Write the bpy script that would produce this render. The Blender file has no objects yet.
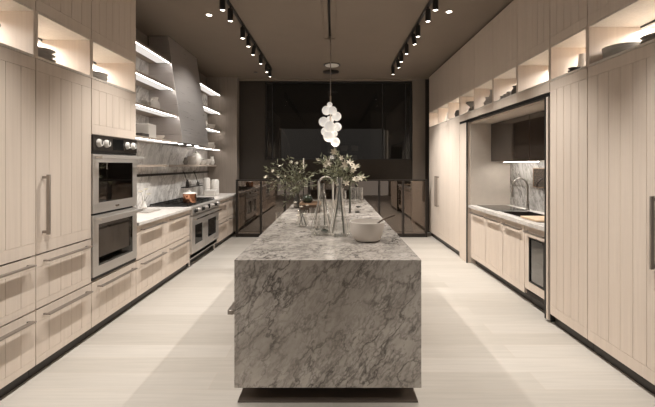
import bpy, bmesh, math, random
from mathutils import Vector, Matrix
random.seed(7)
SC = bpy.context.scene
COL = SC.collection
PI = math.pi
F = 370.0
CZ = 1.53
def P(u, v, Y):                      # picture measurement -> X, Z at a known distance
    return (u-333.0)*Y/F, CZ+(165.0-v)*Y/F

# ------------------------------------------------------------------ materials
def new_mat(name):
    m = bpy.data.materials.new(name); m.use_nodes = True
    nt = m.node_tree; nt.nodes.clear()
    out = nt.nodes.new('ShaderNodeOutputMaterial')
    return m, nt, out
def principled(nt, out, col, rough=.5, metal=0.0, spec=.5, **kw):
    b = nt.nodes.new('ShaderNodeBsdfPrincipled')
    b.inputs['Base Color'].default_value = (*col, 1)
    b.inputs['Roughness'].default_value = rough
    b.inputs['Metallic'].default_value = metal
    b.inputs['Specular IOR Level'].default_value = spec
    for k, v in kw.items(): b.inputs[k.replace('_', ' ')].default_value = v
    nt.links.new(b.outputs[0], out.inputs['Surface'])
    return b
def N(nt, typ, **kw):
    n = nt.nodes.new(typ)
    for k, v in kw.items(): setattr(n, k, v)
    return n
def ramp(nt, fac, stops):
    r = nt.nodes.new('ShaderNodeValToRGB'); e = r.color_ramp.elements
    while len(e) < len(stops): e.new(.5)
    for i, (p, c) in enumerate(stops):
        e[i].position = p; e[i].color = (*c, 1)
    nt.links.new(fac, r.inputs['Fac']); return r
def noise(nt, vec, scale, detail=3, rough=.55, dist=0.0):
    n = nt.nodes.new('ShaderNodeTexNoise')
    n.inputs['Scale'].default_value = scale; n.inputs['Detail'].default_value = detail
    n.inputs['Roughness'].default_value = rough; n.inputs['Distortion'].default_value = dist
    nt.links.new(vec, n.inputs['Vector']); return n
def mapping(nt, src, scale, rot=(0, 0, 0)):
    m = nt.nodes.new('ShaderNodeMapping'); m.inputs['Scale'].default_value = scale
    m.inputs['Rotation'].default_value = rot
    nt.links.new(src, m.inputs['Vector']); return m
def mixc(nt, a, b, fac, mode='MIX'):
    m = nt.nodes.new('ShaderNodeMix'); m.data_type = 'RGBA'; m.blend_type = mode
    for sock, v in ((m.inputs[6], a), (m.inputs[7], b), (m.inputs[0], fac)):
        if isinstance(v, (int, float)): sock.default_value = v
        elif isinstance(v, tuple): sock.default_value = (*v, 1)
        else: nt.links.new(v, sock)
    return m.outputs[2]
def bump(nt, b, h, strength=.1, dist=.002):
    n = nt.nodes.new('ShaderNodeBump'); n.inputs['Strength'].default_value = strength
    n.inputs['Distance'].default_value = dist
    nt.links.new(h, n.inputs['Height']); nt.links.new(n.outputs[0], b.inputs['Normal'])
def plain(name, col, rough=.5, metal=0., spec=.5, var=.06, scale=12, **kw):
    m, nt, out = new_mat(name); b = principled(nt, out, col, rough, metal, spec, **kw)
    tc = N(nt, 'ShaderNodeTexCoord')
    n = noise(nt, tc.outputs['Object'], scale, 3)
    lo = tuple(c*(1-var) for c in col); hi = tuple(min(1, c*(1+var)) for c in col)
    r = ramp(nt, n.outputs['Fac'], [(.3, lo), (.7, hi)])
    nt.links.new(r.outputs[0], b.inputs['Base Color'])
    return m
def wood(name, c0, c1, rough=.5, grain=(55, 55, 1.6), bs=.04):
    m, nt, out = new_mat(name); b = principled(nt, out, c0, rough, 0, .3)
    g = N(nt, 'ShaderNodeNewGeometry')
    mp = mapping(nt, g.outputs['Position'], grain)
    n1 = noise(nt, mp.outputs[0], 1.0, 4, .6, .4)
    mp2 = mapping(nt, g.outputs['Position'], tuple(s*.18 for s in grain))
    n2 = noise(nt, mp2.outputs[0], 1.0, 2, .5, .3)
    r1 = ramp(nt, n1.outputs['Fac'], [(.3, c0), (.7, c1)])
    r2 = ramp(nt, n2.outputs['Fac'], [(.3, (.95, .95, .95)), (.7, (1, 1, 1))])
    c = mixc(nt, r1.outputs[0], r2.outputs[0], 1.0, 'MULTIPLY')
    nt.links.new(c, b.inputs['Base Color'])
    bump(nt, b, n1.outputs['Fac'], bs, .001)
    return m
def marble(name, base, light, dark, axis=(.5, .45, .74), along=.28, vs=3.2, rough=.25, amt=1.0, fine=9.0, warp=.22):
    m, nt, out = new_mat(name); b = principled(nt, out, base, rough, 0, .5)
    g = N(nt, 'ShaderNodeNewGeometry')
    a = Vector(axis).normalized(); e1 = a.cross(Vector((0.2, 1, 0.1))).normalized(); e2 = a.cross(e1).normalized()
    comb = N(nt, 'ShaderNodeCombineXYZ')
    for i, (vv, s) in enumerate(((a, along), (e1, 1), (e2, 1))):
        d = N(nt, 'ShaderNodeVectorMath', operation='DOT_PRODUCT'); d.inputs[1].default_value = vv*s
        nt.links.new(g.outputs['Position'], d.inputs[0]); nt.links.new(d.outputs['Value'], comb.inputs[i])
    wn = noise(nt, g.outputs['Position'], 2.4, 4, .6)
    ws = N(nt, 'ShaderNodeVectorMath', operation='MULTIPLY_ADD'); ws.inputs[1].default_value = (warp,)*3
    nt.links.new(wn.outputs['Color'], ws.inputs[0]); nt.links.new(comb.outputs[0], ws.inputs[2])
    def vein(scale, width, detail=5, rgh=.6):
        n = noise(nt, ws.outputs[0], scale, detail, rgh)
        s = N(nt, 'ShaderNodeMath', operation='SUBTRACT'); s.inputs[1].default_value = .5
        nt.links.new(n.outputs['Fac'], s.inputs[0])
        ab = N(nt, 'ShaderNodeMath', operation='ABSOLUTE'); nt.links.new(s.outputs[0], ab.inputs[0])
        r = ramp(nt, ab.outputs[0], [(0, (1, 1, 1)), (width, (0, 0, 0))]); return r.outputs[0]
    cloud = noise(nt, ws.outputs[0], 6.5, 6, .7)
    c = ramp(nt, cloud.outputs['Fac'], [(.32, base), (.66, light)]).outputs[0]
    mk = noise(nt, g.outputs['Position'], 2.2, 3)
    mkr = ramp(nt, mk.outputs['Fac'], [(.34, (.4, .4, .4)), (.6, (1, 1, 1))]).outputs[0]
    def addv(c, v, k):
        f1 = N(nt, 'ShaderNodeMath', operation='MULTIPLY'); nt.links.new(v, f1.inputs[0]); nt.links.new(mkr, f1.inputs[1])
        f2 = N(nt, 'ShaderNodeMath', operation='MULTIPLY'); f2.inputs[1].default_value = k; nt.links.new(f1.outputs[0], f2.inputs[0])
        return mixc(nt, c, dark, f2.outputs[0])
    c = addv(c, vein(vs, .022), .9*amt)
    c = addv(c, vein(vs*2.3, .035, 4), .6*amt)
    c = addv(c, vein(fine, .05, 4), .4*amt)
    nt.links.new(c, b.inputs['Base Color'])
    return m
def glassy(name, tint=(.93, .93, .91), refl=.05, edge=.55, gcol=(1, 1, 1), rough=.01, pale_sheen=0):
    m, nt, out = new_mat(name)
    t = N(nt, 'ShaderNodeBsdfTransparent'); t.inputs[0].default_value = (*tint, 1)
    g = N(nt, 'ShaderNodeBsdfGlossy'); g.inputs[0].default_value = (*gcol, 1); g.inputs['Roughness'].default_value = rough
    lw = N(nt, 'ShaderNodeLayerWeight'); lw.inputs[0].default_value = .25
    mr = N(nt, 'ShaderNodeMapRange'); mr.inputs['To Min'].default_value = refl; mr.inputs['To Max'].default_value = edge
    nt.links.new(lw.outputs['Facing'], mr.inputs[0])
    if pale_sheen:
        df = N(nt, 'ShaderNodeBsdfDiffuse'); df.inputs[0].default_value = (.85, .83, .8, 1)  # white diffuse share stands in for bright reflections on the glass
        m0 = N(nt, 'ShaderNodeMixShader'); m0.inputs[0].default_value = pale_sheen
        nt.links.new(t.outputs[0], m0.inputs[1]); nt.links.new(df.outputs[0], m0.inputs[2]); t = m0
    mx = N(nt, 'ShaderNodeMixShader')
    nt.links.new(mr.outputs[0], mx.inputs[0]); nt.links.new(t.outputs[0], mx.inputs[1]); nt.links.new(g.outputs[0], mx.inputs[2])
    nt.links.new(mx.outputs[0], out.inputs['Surface'])
    return m
def emis(name, col, s):
    m, nt, out = new_mat(name); e = N(nt, 'ShaderNodeEmission')
    e.inputs[0].default_value = (*col, 1); e.inputs[1].default_value = s
    nt.links.new(e.outputs[0], out.inputs['Surface']); return m
def brushed(name, col, rough=.3, scale=(2, 2, 220), var=.12, metal=.75):
    m, nt, out = new_mat(name); b = principled(nt, out, col, rough, metal, .5)
    g = N(nt, 'ShaderNodeNewGeometry'); mp = mapping(nt, g.outputs['Position'], scale)
    n = noise(nt, mp.outputs[0], 1.0, 3)
    r = ramp(nt, n.outputs['Fac'], [(.3, (rough*.75,)*3), (.7, (rough*1.3,)*3)])
    nt.links.new(r.outputs[0], b.inputs['Roughness'])
    r2 = ramp(nt, n.outputs['Fac'], [(.3, tuple(c*(1-var) for c in col)), (.7, col)])
    nt.links.new(r2.outputs[0], b.inputs['Base Color'])
    return m

M = {}
M['oak'] = wood('oak_veneer', (.70, .60, .515), (.75, .65, .56), .5)
M['oak_drawer'] = M['oak']
M['niche'] = wood('niche_lining', (.70, .64, .57), (.79, .73, .66), .55)
M['oak_dark'] = wood('oak_upper', (.70, .60, .515), (.75, .65, .56), .5)
M['shelfwood'] = wood('grey_oak_shelf', (.42, .36, .31), (.52, .45, .39), .5, (2, 40, 40))
M['wallwood'] = wood('taupe_wood_panel', (.25, .21, .18), (.31, .265, .225), .55)
M['steel'] = brushed('brushed_steel', (.66, .63, .60), .38, (3, 3, 90), .04)
M['hood'] = brushed('hood_steel', (.66, .62, .60), .36, (2, 2, 90), .12, .68)
M['chrome'] = plain('chrome', (.72, .70, .67), .12, 1.0, var=.02)
M['nickel'] = plain('brushed_nickel', (.34, .30, .265), .35, .8, var=.05)
M['pewter'] = plain('pewter', (.30, .275, .25), .3, .9)
M['black'] = plain('black_metal', (.012, .011, .010), .4, 0, .5)
M['darkmetal'] = plain('dark_bronze_metal', (.030, .024, .020), .35, .3)
M['toe'] = plain('dark_toe_kick', (.022, .017, .013), .35)
M['toe_light'] = plain('brown_base_plate', (.10, .078, .062), .4)
M['blackglass'] = plain('black_glass', (.01, .01, .01), .06, 0, .6)
M['bronzeglass'] = plain('bronze_mirror_glass', (.045, .034, .027), .08, 0, 1.0, var=.02)
M['island'] = marble('island_marble', (.33, .295, .26), (.51, .465, .42), (.065, .056, .05), amt=1.0, warp=.085, along=.13, vs=4.6, fine=14)
M['carrara'] = marble('carrara_marble', (.66, .64, .62), (.86, .84, .81), (.22, .2, .19), axis=(.1, .55, .8), vs=2.2, fine=6, rough=.3, amt=.9)
M['counter'] = marble('pale_counter_stone', (.74, .70, .66), (.84, .80, .76), (.45, .42, .4), amt=.4)
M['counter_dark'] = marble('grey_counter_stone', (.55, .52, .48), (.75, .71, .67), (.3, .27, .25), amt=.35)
M['greymarble'] = marble('grey_marble', (.30, .285, .27), (.50, .48, .455), (.10, .09, .085), axis=(.1, .5, .8), vs=3)
M['ceiling'] = plain('taupe_ceiling_paint', (.235, .192, .156), .9, 0, .2, .02, 3)
M['wall'] = plain('taupe_wall_paint', (.22, .185, .155), .8, 0, .2, .04, 4)
M['wall_dark'] = plain('dark_taupe_paint', (.042, .034, .027), .7, 0, .3, .05, 4)
M['cream'] = plain('cream_panel', (.60, .53, .46), .6, var=.03)
M['white'] = plain('white_ceramic', (.80, .77, .73), .3, var=.02)
M['bowlwhite'] = plain('matt_white_stoneware', (.62, .57, .52), .5, var=.03)
M['grey'] = plain('grey_stoneware', (.20, .18, .16), .4)
M['greylight'] = plain('light_grey_stoneware', (.40, .37, .34), .4)
M['greyplate'] = plain('pale_grey_stoneware', (.74, .71, .67), .4)
M['darkgrey'] = plain('dark_stoneware', (.07, .062, .056), .4)
M['copper'] = plain('copper', (.62, .31, .19), .25, 1.0)
M['darkwood'] = wood('walnut', (.05, .034, .024), (.10, .068, .045), .5, (4, 60, 60))
M['midwood'] = wood('brown_wood', (.24, .15, .09), (.34, .22, .14), .5, (4, 50, 50))
M['board'] = wood('cutting_board', (.50, .36, .24), (.62, .46, .31), .5, (4, 60, 60))
M['leaf'] = plain('olive_leaf', (.20, .205, .125), .55, var=.35, scale=9)
M['leafpale'] = plain('pale_leaf', (.33, .33, .24), .55, var=.25, scale=9)
M['stem'] = plain('stem', (.07, .06, .035), .6)
M['petal'] = plain('cream_petal', (.60, .54, .43), .5, var=.1)
M['twig'] = plain('dark_twig', (.03, .026, .018), .6)
M['green'] = plain('dark_green_skin', (.018, .024, .012), .25)
M['taper'] = plain('dark_green_wax', (.035, .042, .026), .4)
M['wax'] = plain('white_wax', (.8, .77, .7), .5)
M['bottleglass'] = glassy('smoked_glass', (.45, .43, .4), .08, .6)
M['glass'] = glassy('clear_glass', (.90, .90, .88), .08, .8, rough=.05, pale_sheen=.05)
M['railglass'] = glassy('railing_glass', (.66, .62, .58), .12, .7, (.95, .85, .78))
M['winglass'] = glassy('window_glass', (.40, .385, .36), .02, .5)
M['ovenglass'] = glassy('oven_glass', (.28, .26, .24), .10, .6)
M['curtain'] = plain('sheer_curtain', (.30, .27, .25), .8)
M['void'] = plain('dark_backdrop', (.02, .018, .017), .8)
M['backpanel'] = plain('grey_partition', (.07, .062, .056), .7)
M['led'] = emis('led_light', (1.0, .93, .84), 60)
M['ledshelf'] = emis('led_shelf_light', (1.0, .95, .89), 20)
M['ledunder'] = emis('under_cabinet_light', (1.0, .94, .86), 22)
M['ledstrip'] = emis('shelf_led_strip', (1.0, .95, .89), 17)
M['underside_glow'] = emis('shelf_underside_glow', (1.0, .92, .85), .75)  # faint emission that imitates bounced light on the shelf undersides
M['lens'] = emis('spot_lens', (1.0, .90, .78), 9)
m, nt, out = new_mat('opal_glass_globe'); b = principled(nt, out, (.8, .77, .72), .15, 0, .5)
b.inputs['Emission Color'].default_value = (1, .95, .89, 1); b.inputs['Emission Strength'].default_value = .36
M['globe'] = m
# floor boards: long pale oak planks running across the room
m, nt, out = new_mat('pale_oak_floor'); b = principled(nt, out, (.6, .5, .4), .5, 0, .3)
g = N(nt, 'ShaderNodeNewGeometry')
br = N(nt, 'ShaderNodeTexBrick'); br.offset = .37; br.inputs['Scale'].default_value = 1
br.inputs['Brick Width'].default_value = 2.3; br.inputs['Row Height'].default_value = .21
br.inputs['Mortar Size'].default_value = .0014; br.inputs['Mortar Smooth'].default_value = .1; br.inputs['Bias'].default_value = 0
br.inputs['Color1'].default_value = (.47, .43, .38, 1); br.inputs['Color2'].default_value = (.545, .505, .455, 1); br.inputs['Mortar'].default_value = (.50, .43, .36, 1)
nt.links.new(g.outputs['Position'], br.inputs['Vector'])
mp = mapping(nt, g.outputs['Position'], (1.2, 26, 1)); n1 = noise(nt, mp.outputs[0], 1.5, 4, .6, .3)
r1 = ramp(nt, n1.outputs['Fac'], [(.3, (.88, .88, .88)), (.7, (1, 1, 1))])
c = mixc(nt, br.outputs['Color'], r1.outputs[0], 1.0, 'MULTIPLY'); nt.links.new(c, b.inputs['Base Color'])
M['floor'] = m

# ------------------------------------------------------------------ mesh builder
class MB:
    def __init__(s): s.bm = bmesh.new()
    def box(s, x0, x1, y0, y1, z0, z1):
        if x0 > x1: x0, x1 = x1, x0
        if y0 > y1: y0, y1 = y1, y0
        if z0 > z1: z0, z1 = z1, z0
        v = [s.bm.verts.new(c) for c in ((x0,y0,z0),(x1,y0,z0),(x1,y1,z0),(x0,y1,z0),(x0,y0,z1),(x1,y0,z1),(x1,y1,z1),(x0,y1,z1))]
        for f in ((0,3,2,1),(4,5,6,7),(0,1,5,4),(1,2,6,5),(2,3,7,6),(3,0,4,7)): s.bm.faces.new([v[i] for i in f])
        return s
    def prism(s, pts, axis, a0, a1):
        # pts: 2-D outline; axis 'y': pts are (x,z); axis 'z': pts are (x,y); axis 'x': (y,z)
        def mk(p, a):
            return {'y': (p[0], a, p[1]), 'z': (p[0], p[1], a), 'x': (a, p[0], p[1])}[axis]
        A = [s.bm.verts.new(mk(p, a0)) for p in pts]; B = [s.bm.verts.new(mk(p, a1)) for p in pts]
        s.bm.faces.new(A); s.bm.faces.new(B[::-1])
        n = len(pts)
        for i in range(n): s.bm.faces.new((A[i], B[i], B[(i+1) % n], A[(i+1) % n]))
        return s
    def tube(s, pts, r, seg=8, cap=True):
        pts = [Vector(p) for p in pts]; rs = r if isinstance(r, (list, tuple)) else [r]*len(pts)
        rings = []; prev = None
        for i, p in enumerate(pts):
            t = (pts[min(i+1, len(pts)-1)]-pts[max(i-1, 0)]).normalized()
            if prev is None:
                up = Vector((0, 0, 1)) if abs(t.z) < .9 else Vector((1, 0, 0)); a = t.cross(up).normalized()
            else:
                a = (prev-t*prev.dot(t)).normalized()
            prev = a; bb = t.cross(a)
            rings.append([s.bm.verts.new(p+(a*math.cos(k*2*PI/seg)+bb*math.sin(k*2*PI/seg))*rs[i]) for k in range(seg)])
        for i in range(len(rings)-1):
            for k in range(seg):
                s.bm.faces.new((rings[i][k], rings[i][(k+1) % seg], rings[i+1][(k+1) % seg], rings[i+1][k]))
        if cap:
            s.bm.faces.new(rings[0][::-1]); s.bm.faces.new(rings[-1])
        return s
    def lathe(s, prof, cx, cy, cz, seg=28):
        rings = []
        for (r, z) in prof:
            if r < 1e-5: rings.append([s.bm.verts.new((cx, cy, cz+z))])
            else: rings.append([s.bm.verts.new((cx+r*math.cos(k*2*PI/seg), cy+r*math.sin(k*2*PI/seg), cz+z)) for k in range(seg)])
        for a, b in zip(rings, rings[1:]):
            for k in range(seg):
                k2 = (k+1) % seg
                if len(a) == 1 and len(b) == 1: continue
                if len(a) == 1: s.bm.faces.new((a[0], b[k], b[k2]))
                elif len(b) == 1: s.bm.faces.new((a[k], a[k2], b[0]))
                else: s.bm.faces.new((a[k], a[k2], b[k2], b[k]))
        return s
    def sphere(s, c, r, seg=20, sc=(1, 1, 1)):
        prof = [(r*math.sin(i*PI/12), -r*math.cos(i*PI/12)) for i in range(13)]
        prof[0] = (0, -r); prof[-1] = (0, r)
        n0 = len(s.bm.verts); s.lathe(prof, 0, 0, 0, seg)
        s.bm.verts.ensure_lookup_table()
        for v in s.bm.verts[n0:]: v.co = Vector((v.co.x*sc[0]+c[0], v.co.y*sc[1]+c[1], v.co.z*sc[2]+c[2]))
        return s
    def leaf(s, p, d, l, w, up=None, curl=.15):
        p = Vector(p); d = Vector(d).normalized()
        up = Vector(up) if up is not None else Vector((random.uniform(-1, 1), random.uniform(-1, 1), random.uniform(-.2, 1)))
        sd = d.cross(up)
        if sd.length < 1e-3: sd = d.cross(Vector((1, 0, 0)))
        sd.normalize(); nn = sd.cross(d)
        L, R, C = [], [], []
        for t, ww in ((0, .05), (.3, .85), (.6, 1.0), (.85, .55), (1, .0)):
            c = p+d*(l*t)-nn*(curl*l*t*t)
            if ww == 0: tip = s.bm.verts.new(c); break
            C.append(s.bm.verts.new(c-nn*(w*.12*ww))); L.append(s.bm.verts.new(c+sd*(w*.5*ww))); R.append(s.bm.verts.new(c-sd*(w*.5*ww)))
        for i in range(3):
            s.bm.faces.new((L[i], C[i], C[i+1], L[i+1])); s.bm.faces.new((C[i], R[i], R[i+1], C[i+1]))
        s.bm.faces.new((L[3], C[3], tip)); s.bm.faces.new((C[3], R[3], tip))
        return s
    def rot(s, M4):
        bmesh.ops.transform(s.bm, matrix=M4, verts=s.bm.verts); return s
    def build(s, name, mat, parent=None, smooth=False, bevel=0.0, solid=0.0, origin=None):
        bm = s.bm; bmesh.ops.recalc_face_normals(bm, faces=bm.faces)
        xs = [v.co for v in bm.verts]
        if origin is None:
            origin = Vector(((min(v.x for v in xs)+max(v.x for v in xs))/2, (min(v.y for v in xs)+max(v.y for v in xs))/2, min(v.z for v in xs)))
        origin = Vector(origin)
        for v in bm.verts: v.co -= origin
        me = bpy.data.meshes.new(name); bm.to_mesh(me); bm.free()
        if smooth:
            for p in me.polygons: p.use_smooth = True
        me.materials.append(mat)
        o = bpy.data.objects.new(name, me); COL.objects.link(o)
        if smooth and smooth != 'full':
            try: me.set_sharp_from_angle(angle=math.radians(40))
            except Exception: pass
        o['w'] = list(origin)
        po = Vector(parent['w']) if parent is not None else Vector((0, 0, 0))
        o.parent = parent; o.location = origin-po
        if bevel:
            b = o.modifiers.new('bevel', 'BEVEL'); b.width = bevel; b.segments = 2; b.limit_method = 'ANGLE'
        if solid:
            b = o.modifiers.new('solid', 'SOLIDIFY'); b.thickness = solid; b.offset = 0
        return o
def tag(o, label, cat, group=None, kind=None):
    o['label'] = label; o['category'] = cat
    if group: o['group'] = group
    if kind: o['kind'] = kind
    return o
def thing(name, loc, label, cat, group=None):
    o = bpy.data.objects.new(name, None); COL.objects.link(o); o.empty_display_size = .1
    o.location = loc; o['w'] = list(loc); return tag(o, label, cat, group)
def struct(name, mb, mat, **kw):
    o = mb.build(name, mat, **kw); o['kind'] = 'structure'; return o
def copy_tree(o, loc, label=None, rotz=None, scale=None):
    def cp(x, par):
        c = x.copy(); COL.objects.link(c); c.parent = par
        for ch in x.children: cp(ch, c)
        return c
    r = cp(o, None); r.location = loc; r['w'] = list(loc)
    if label: r['label'] = label
    if rotz is not None: r.rotation_euler.z = rotz
    if scale: r.scale = (scale,)*3
    return r

# ------------------------------------------------------------------ the room
XL, XR = -2.80, 2.80
CEIL = 3.475
YB = 8.40
Y0 = -3.0
struct('floor', MB().box(XL-.1, XR+.1, Y0, 8.6, -.1, 0), M['floor'])
# ceiling with the slot recess over the island
cb = MB(); sx0, sx1, sy0, sy1 = -.145, .045, 1.0, 5.72
cb.box(XL-.1, sx0, Y0, 8.6, CEIL, CEIL+.12); cb.box(sx1, XR+.1, Y0, 8.6, CEIL, CEIL+.12)
cb.box(sx0, sx1, Y0, sy0, CEIL, CEIL+.12); cb.box(sx0, sx1, sy1, 8.6, CEIL, CEIL+.12)
cb.box(sx0, sx1, sy0, sy1, CEIL+.05, CEIL+.12)
struct('ceiling', cb, M['ceiling'])
struct('wall_left', MB().box(XL-.1, XL, Y0, 8.6, 0, CEIL), M['wall'])
struct('wall_right', MB().box(XR, XR+.1, Y0, 8.6, 0, CEIL), M['wall'])
wx0, wx1, wz0, wz1 = -1.545, 1.80, 1.642, 3.43
wb = MB(); wb.box(XL, wx0, YB, YB+.2, 0, CEIL); wb.box(wx1, XR, YB, YB+.2, 0, CEIL)
wb.box(wx0, wx1, YB, YB+.2, 0, wz0); wb.box(wx0, wx1, YB, YB+.2, wz1, CEIL)
struct('wall_back', wb, M['wall_dark'])
struct('wall_left_end', MB().box(XL, -2.13, 8.2, YB-.002, 0, CEIL-.001), M['wallwood'])
struct('wall_right_end', MB().box(1.80, 2.085, YB-.04, YB-.002, 0, CEIL-.001), M['wall'])
# the trim strip where the ceiling meets the far wall
struct('trim_1', MB().box(-2.12, 1.795, YB-.06, YB-.003, wz1+.005, CEIL-.002), M['ceiling'])
# window to the dark space beyond
win = bpy.data.objects.new('window_1', None); COL.objects.link(win); win.location = (0, YB+.1, wz0); win['w'] = [0, YB+.1, wz0]; win['kind'] = 'structure'
fr = MB(); t = .03
fr.box(wx0, wx1, YB+.06, YB+.12, wz0, wz0+t); fr.box(wx0, wx1, YB+.06, YB+.12, wz1-t, wz1)
fr.box(wx0, wx0+t, YB+.06, YB+.12, wz0+t, wz1-t); fr.box(wx1-t, wx1, YB+.06, YB+.12, wz0+t, wz1-t)
for u in (272.5, 382.5, 405.5):
    X, _ = P(u, 0, YB+.09); fr.box(X-.008, X+.008, YB+.06, YB+.12, wz0+t, wz1-t)
fr.build('window_frame', M['black'], win)
MB().box(wx0+t, wx1-t, YB+.085, YB+.09, wz0+t, wz1-t).build('window_pane', M['winglass'], win)
# the space behind the window
struct('wall_beyond', MB().box(-3.2, 3.2, 11.0, 11.1, 0, 4.2), M['void'])
pb = MB().box(*[P(u, 0, 10.3)[0] for u in (276, 321)], 10.3, 10.35, 0, P(0, 113, 10.3)[1])
tag(pb.build('partition', M['backpanel']), 'dark grey partition behind the left part of the far window', 'partition')
pb = MB().box(*[P(u, 0, 10.3)[0] for u in (371, 401)], 10.3, 10.35, 0, P(0, 112, 10.3)[1])
tag(pb.build('partition', M['backpanel']), 'dark grey partition behind the right part of the far window', 'partition')
X0, _ = P(279, 0, 9.8); X1, _ = P(290, 0, 9.8)
cu = MB(); n = 28
vs = []
for i in range(n+1):
    x = X0+(X1-X0)*i/n; y = 9.8+.03*math.sin(i*1.5); k = i/n
    ztop = P(0, 128+18*k*k, 9.8)[1]
    vs.append((cu.bm.verts.new((x, y, .4)), cu.bm.verts.new((x, y, ztop))))
for a, b2 in zip(vs, vs[1:]): cu.bm.faces.new((a[0], b2[0], b2[1], a[1]))
tag(cu.build('sheer_curtain', M['curtain'], smooth='full', solid=.004), 'pale sheer draped curtain hanging behind the far window at left', 'curtain')
X, _ = P(386, 0, 9.9)
tag(MB().lathe([(0, 0), (.06, 0), (.06, 2.45), (0, 2.45)], X, 9.9, 0).build('metal_column', M['steel'], smooth=True), 'round metal column standing behind the right part of the far window', 'column')
sh = thing('display_shelf', (P(350, 0, 10)[0], 10.0, 0), 'dark open display shelf behind the far window at centre right', 'shelf')
xa, xb = P(338, 0, 10)[0], P(363, 0, 10)[0]
MB().box(xa, xa+.03, 9.85, 10.15, 0, 2.3).box(xb-.03, xb, 9.85, 10.15, 0, 2.3).build('side_panel', M['darkmetal'], sh)
for z in (1.62, 1.88, 2.12):
    MB().box(xa+.03, xb-.03, 9.85, 10.15, z, z+.02).build('shelf_board', M['darkmetal'], sh)
for i, (z, xx, lab) in enumerate([(1.64, xa+.14, 'grey box low on the display shelf behind the far window at left'), (1.64, xa+.42, 'grey box low on the display shelf behind the far window at right'), (1.90, xa+.16, 'grey box higher on the display shelf behind the far window at left'), (1.90, xa+.45, 'grey box higher on the display shelf behind the far window at right')]):
    tag(MB().box(xx-.09, xx+.09, 9.9, 10.08, z, z+.15).build('storage_box', M['greylight'], bevel=.01), lab, 'box', 'boxes on the display shelf')

# ------------------------------------------------------------------ cabinet kit
class Face:
    """A run of fronts facing the room: d > 0 comes out into the room."""
    def __init__(s, X, sgn): s.X = X; s.s = sgn
    def x(s, d): return s.X+s.s*d
    def box(s, mb, d0, d1, y0, y1, z0, z1): mb.box(s.x(d0), s.x(d1), y0, y1, z0, z1); return mb
L = Face(-2.13, 1); R = Face(2.09, -1); RB = Face(2.14, -1)
def plank_front(f, y0, y1, z0, z1, rail=.085, top_rail=None, step=.112, g=.0021):
    mb = MB(); tr = rail if top_rail is None else top_rail
    y0 += .0034; y1 -= .0034; z0 += .0034; z1 -= .0034
    f.box(mb, -.021, -.006, y0, y1, z0, z1)
    f.box(mb, -.006, 0, y0, y1, z0, z0+rail); f.box(mb, -.006, 0, y0, y1, z1-tr, z1)
    n = max(2, round((y1-y0)/step)); w = (y1-y0)/n
    for i in range(n):
        a = y0+i*w+(g if i else 0); b = y0+(i+1)*w-(g if i < n-1 else 0)
        f.box(mb, -.006, -.0004, a, b, z0+rail+g, z1-tr-g)
    return mb
def drawer_front(f, y0, y1, z0, z1, st=.06, rl=.062, deep=.007, step=.112, g=.002):
    mb = MB(); y0 += .0028; y1 -= .0028; z0 += .0028; z1 -= .0028
    f.box(mb, -.0225, 0, y0, y0+st, z0, z1); f.box(mb, -.0225, 0, y1-st, y1, z0, z1)
    f.box(mb, -.0225, 0, y0+st, y1-st, z0, z0+rl*.8); f.box(mb, -.0225, 0, y0+st, y1-st, z1-rl, z1)
    n = max(2, round((y1-y0-2*st)/step)); w = (y1-y0-2*st)/n
    for i in range(n):
        f.box(mb, -.0225, -deep, y0+st+i*w+(g if i else 0), y0+st+(i+1)*w-(g if i < n-1 else 0), z0+rl*.8, z1-rl)
    return mb
def plain_front(f, y0, y1, z0, z1):
    mb = MB(); f.box(mb, -.021, 0, y0+.0015, y1-.0015, z0+.0015, z1-.0015); return mb
def hbar(f, y0, y1, z, par, out=.058, deep=.036, th=.011, mat='nickel'):
    mb = MB(); f.box(mb, out-deep, out, y0, y1, z-th/2, z+th/2)
    for y in (y0+.012, y1-.012): f.box(mb, .001, out-deep, y-.008, y+.008, z-th/2, z+th/2)
    return mb.build('handle', M[mat], par, bevel=.002)
def vbar(f, y, z0, z1, par, out=.055, deep=.024, th=.014, mat='nickel'):
    mb = MB(); f.box(mb, out-deep, out, y-th/2, y+th/2, z0, z1)
    for z in (z0+.02, z1-.02): f.box(mb, .001, out-deep, y-th/2, y+th/2, z-.01, z+.01)
    return mb.build('handle', M[mat], par, bevel=.002)
def carcass(f, y0, y1, z0, z1, depth, shelves, niche, t=.018):
    mb = MB()
    y0 += .001; y1 -= .001; D = -.023
    f.box(mb, D, -depth, y0, y0+t, z0, z1); f.box(mb, D, -depth, y1-t, y1, z0, z1)
    f.box(mb, -depth+.012, -depth, y0+t, y1-t, z0, z1)
    f.box(mb, D, -depth+.012, y0+t, y1-t, z0, z0+t); f.box(mb, D, -depth+.012, y0+t, y1-t, z1-t, z1)
    for z in shelves: f.box(mb, D, -depth+.012, y0+t, y1-t, z-t, z)
    if niche:
        a, b = niche
        f.box(mb, D, 0, y0, y0+t, a, b); f.box(mb, D, 0, y1-t, y1, a, b)
    return mb
NICHE_W = 8
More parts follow.
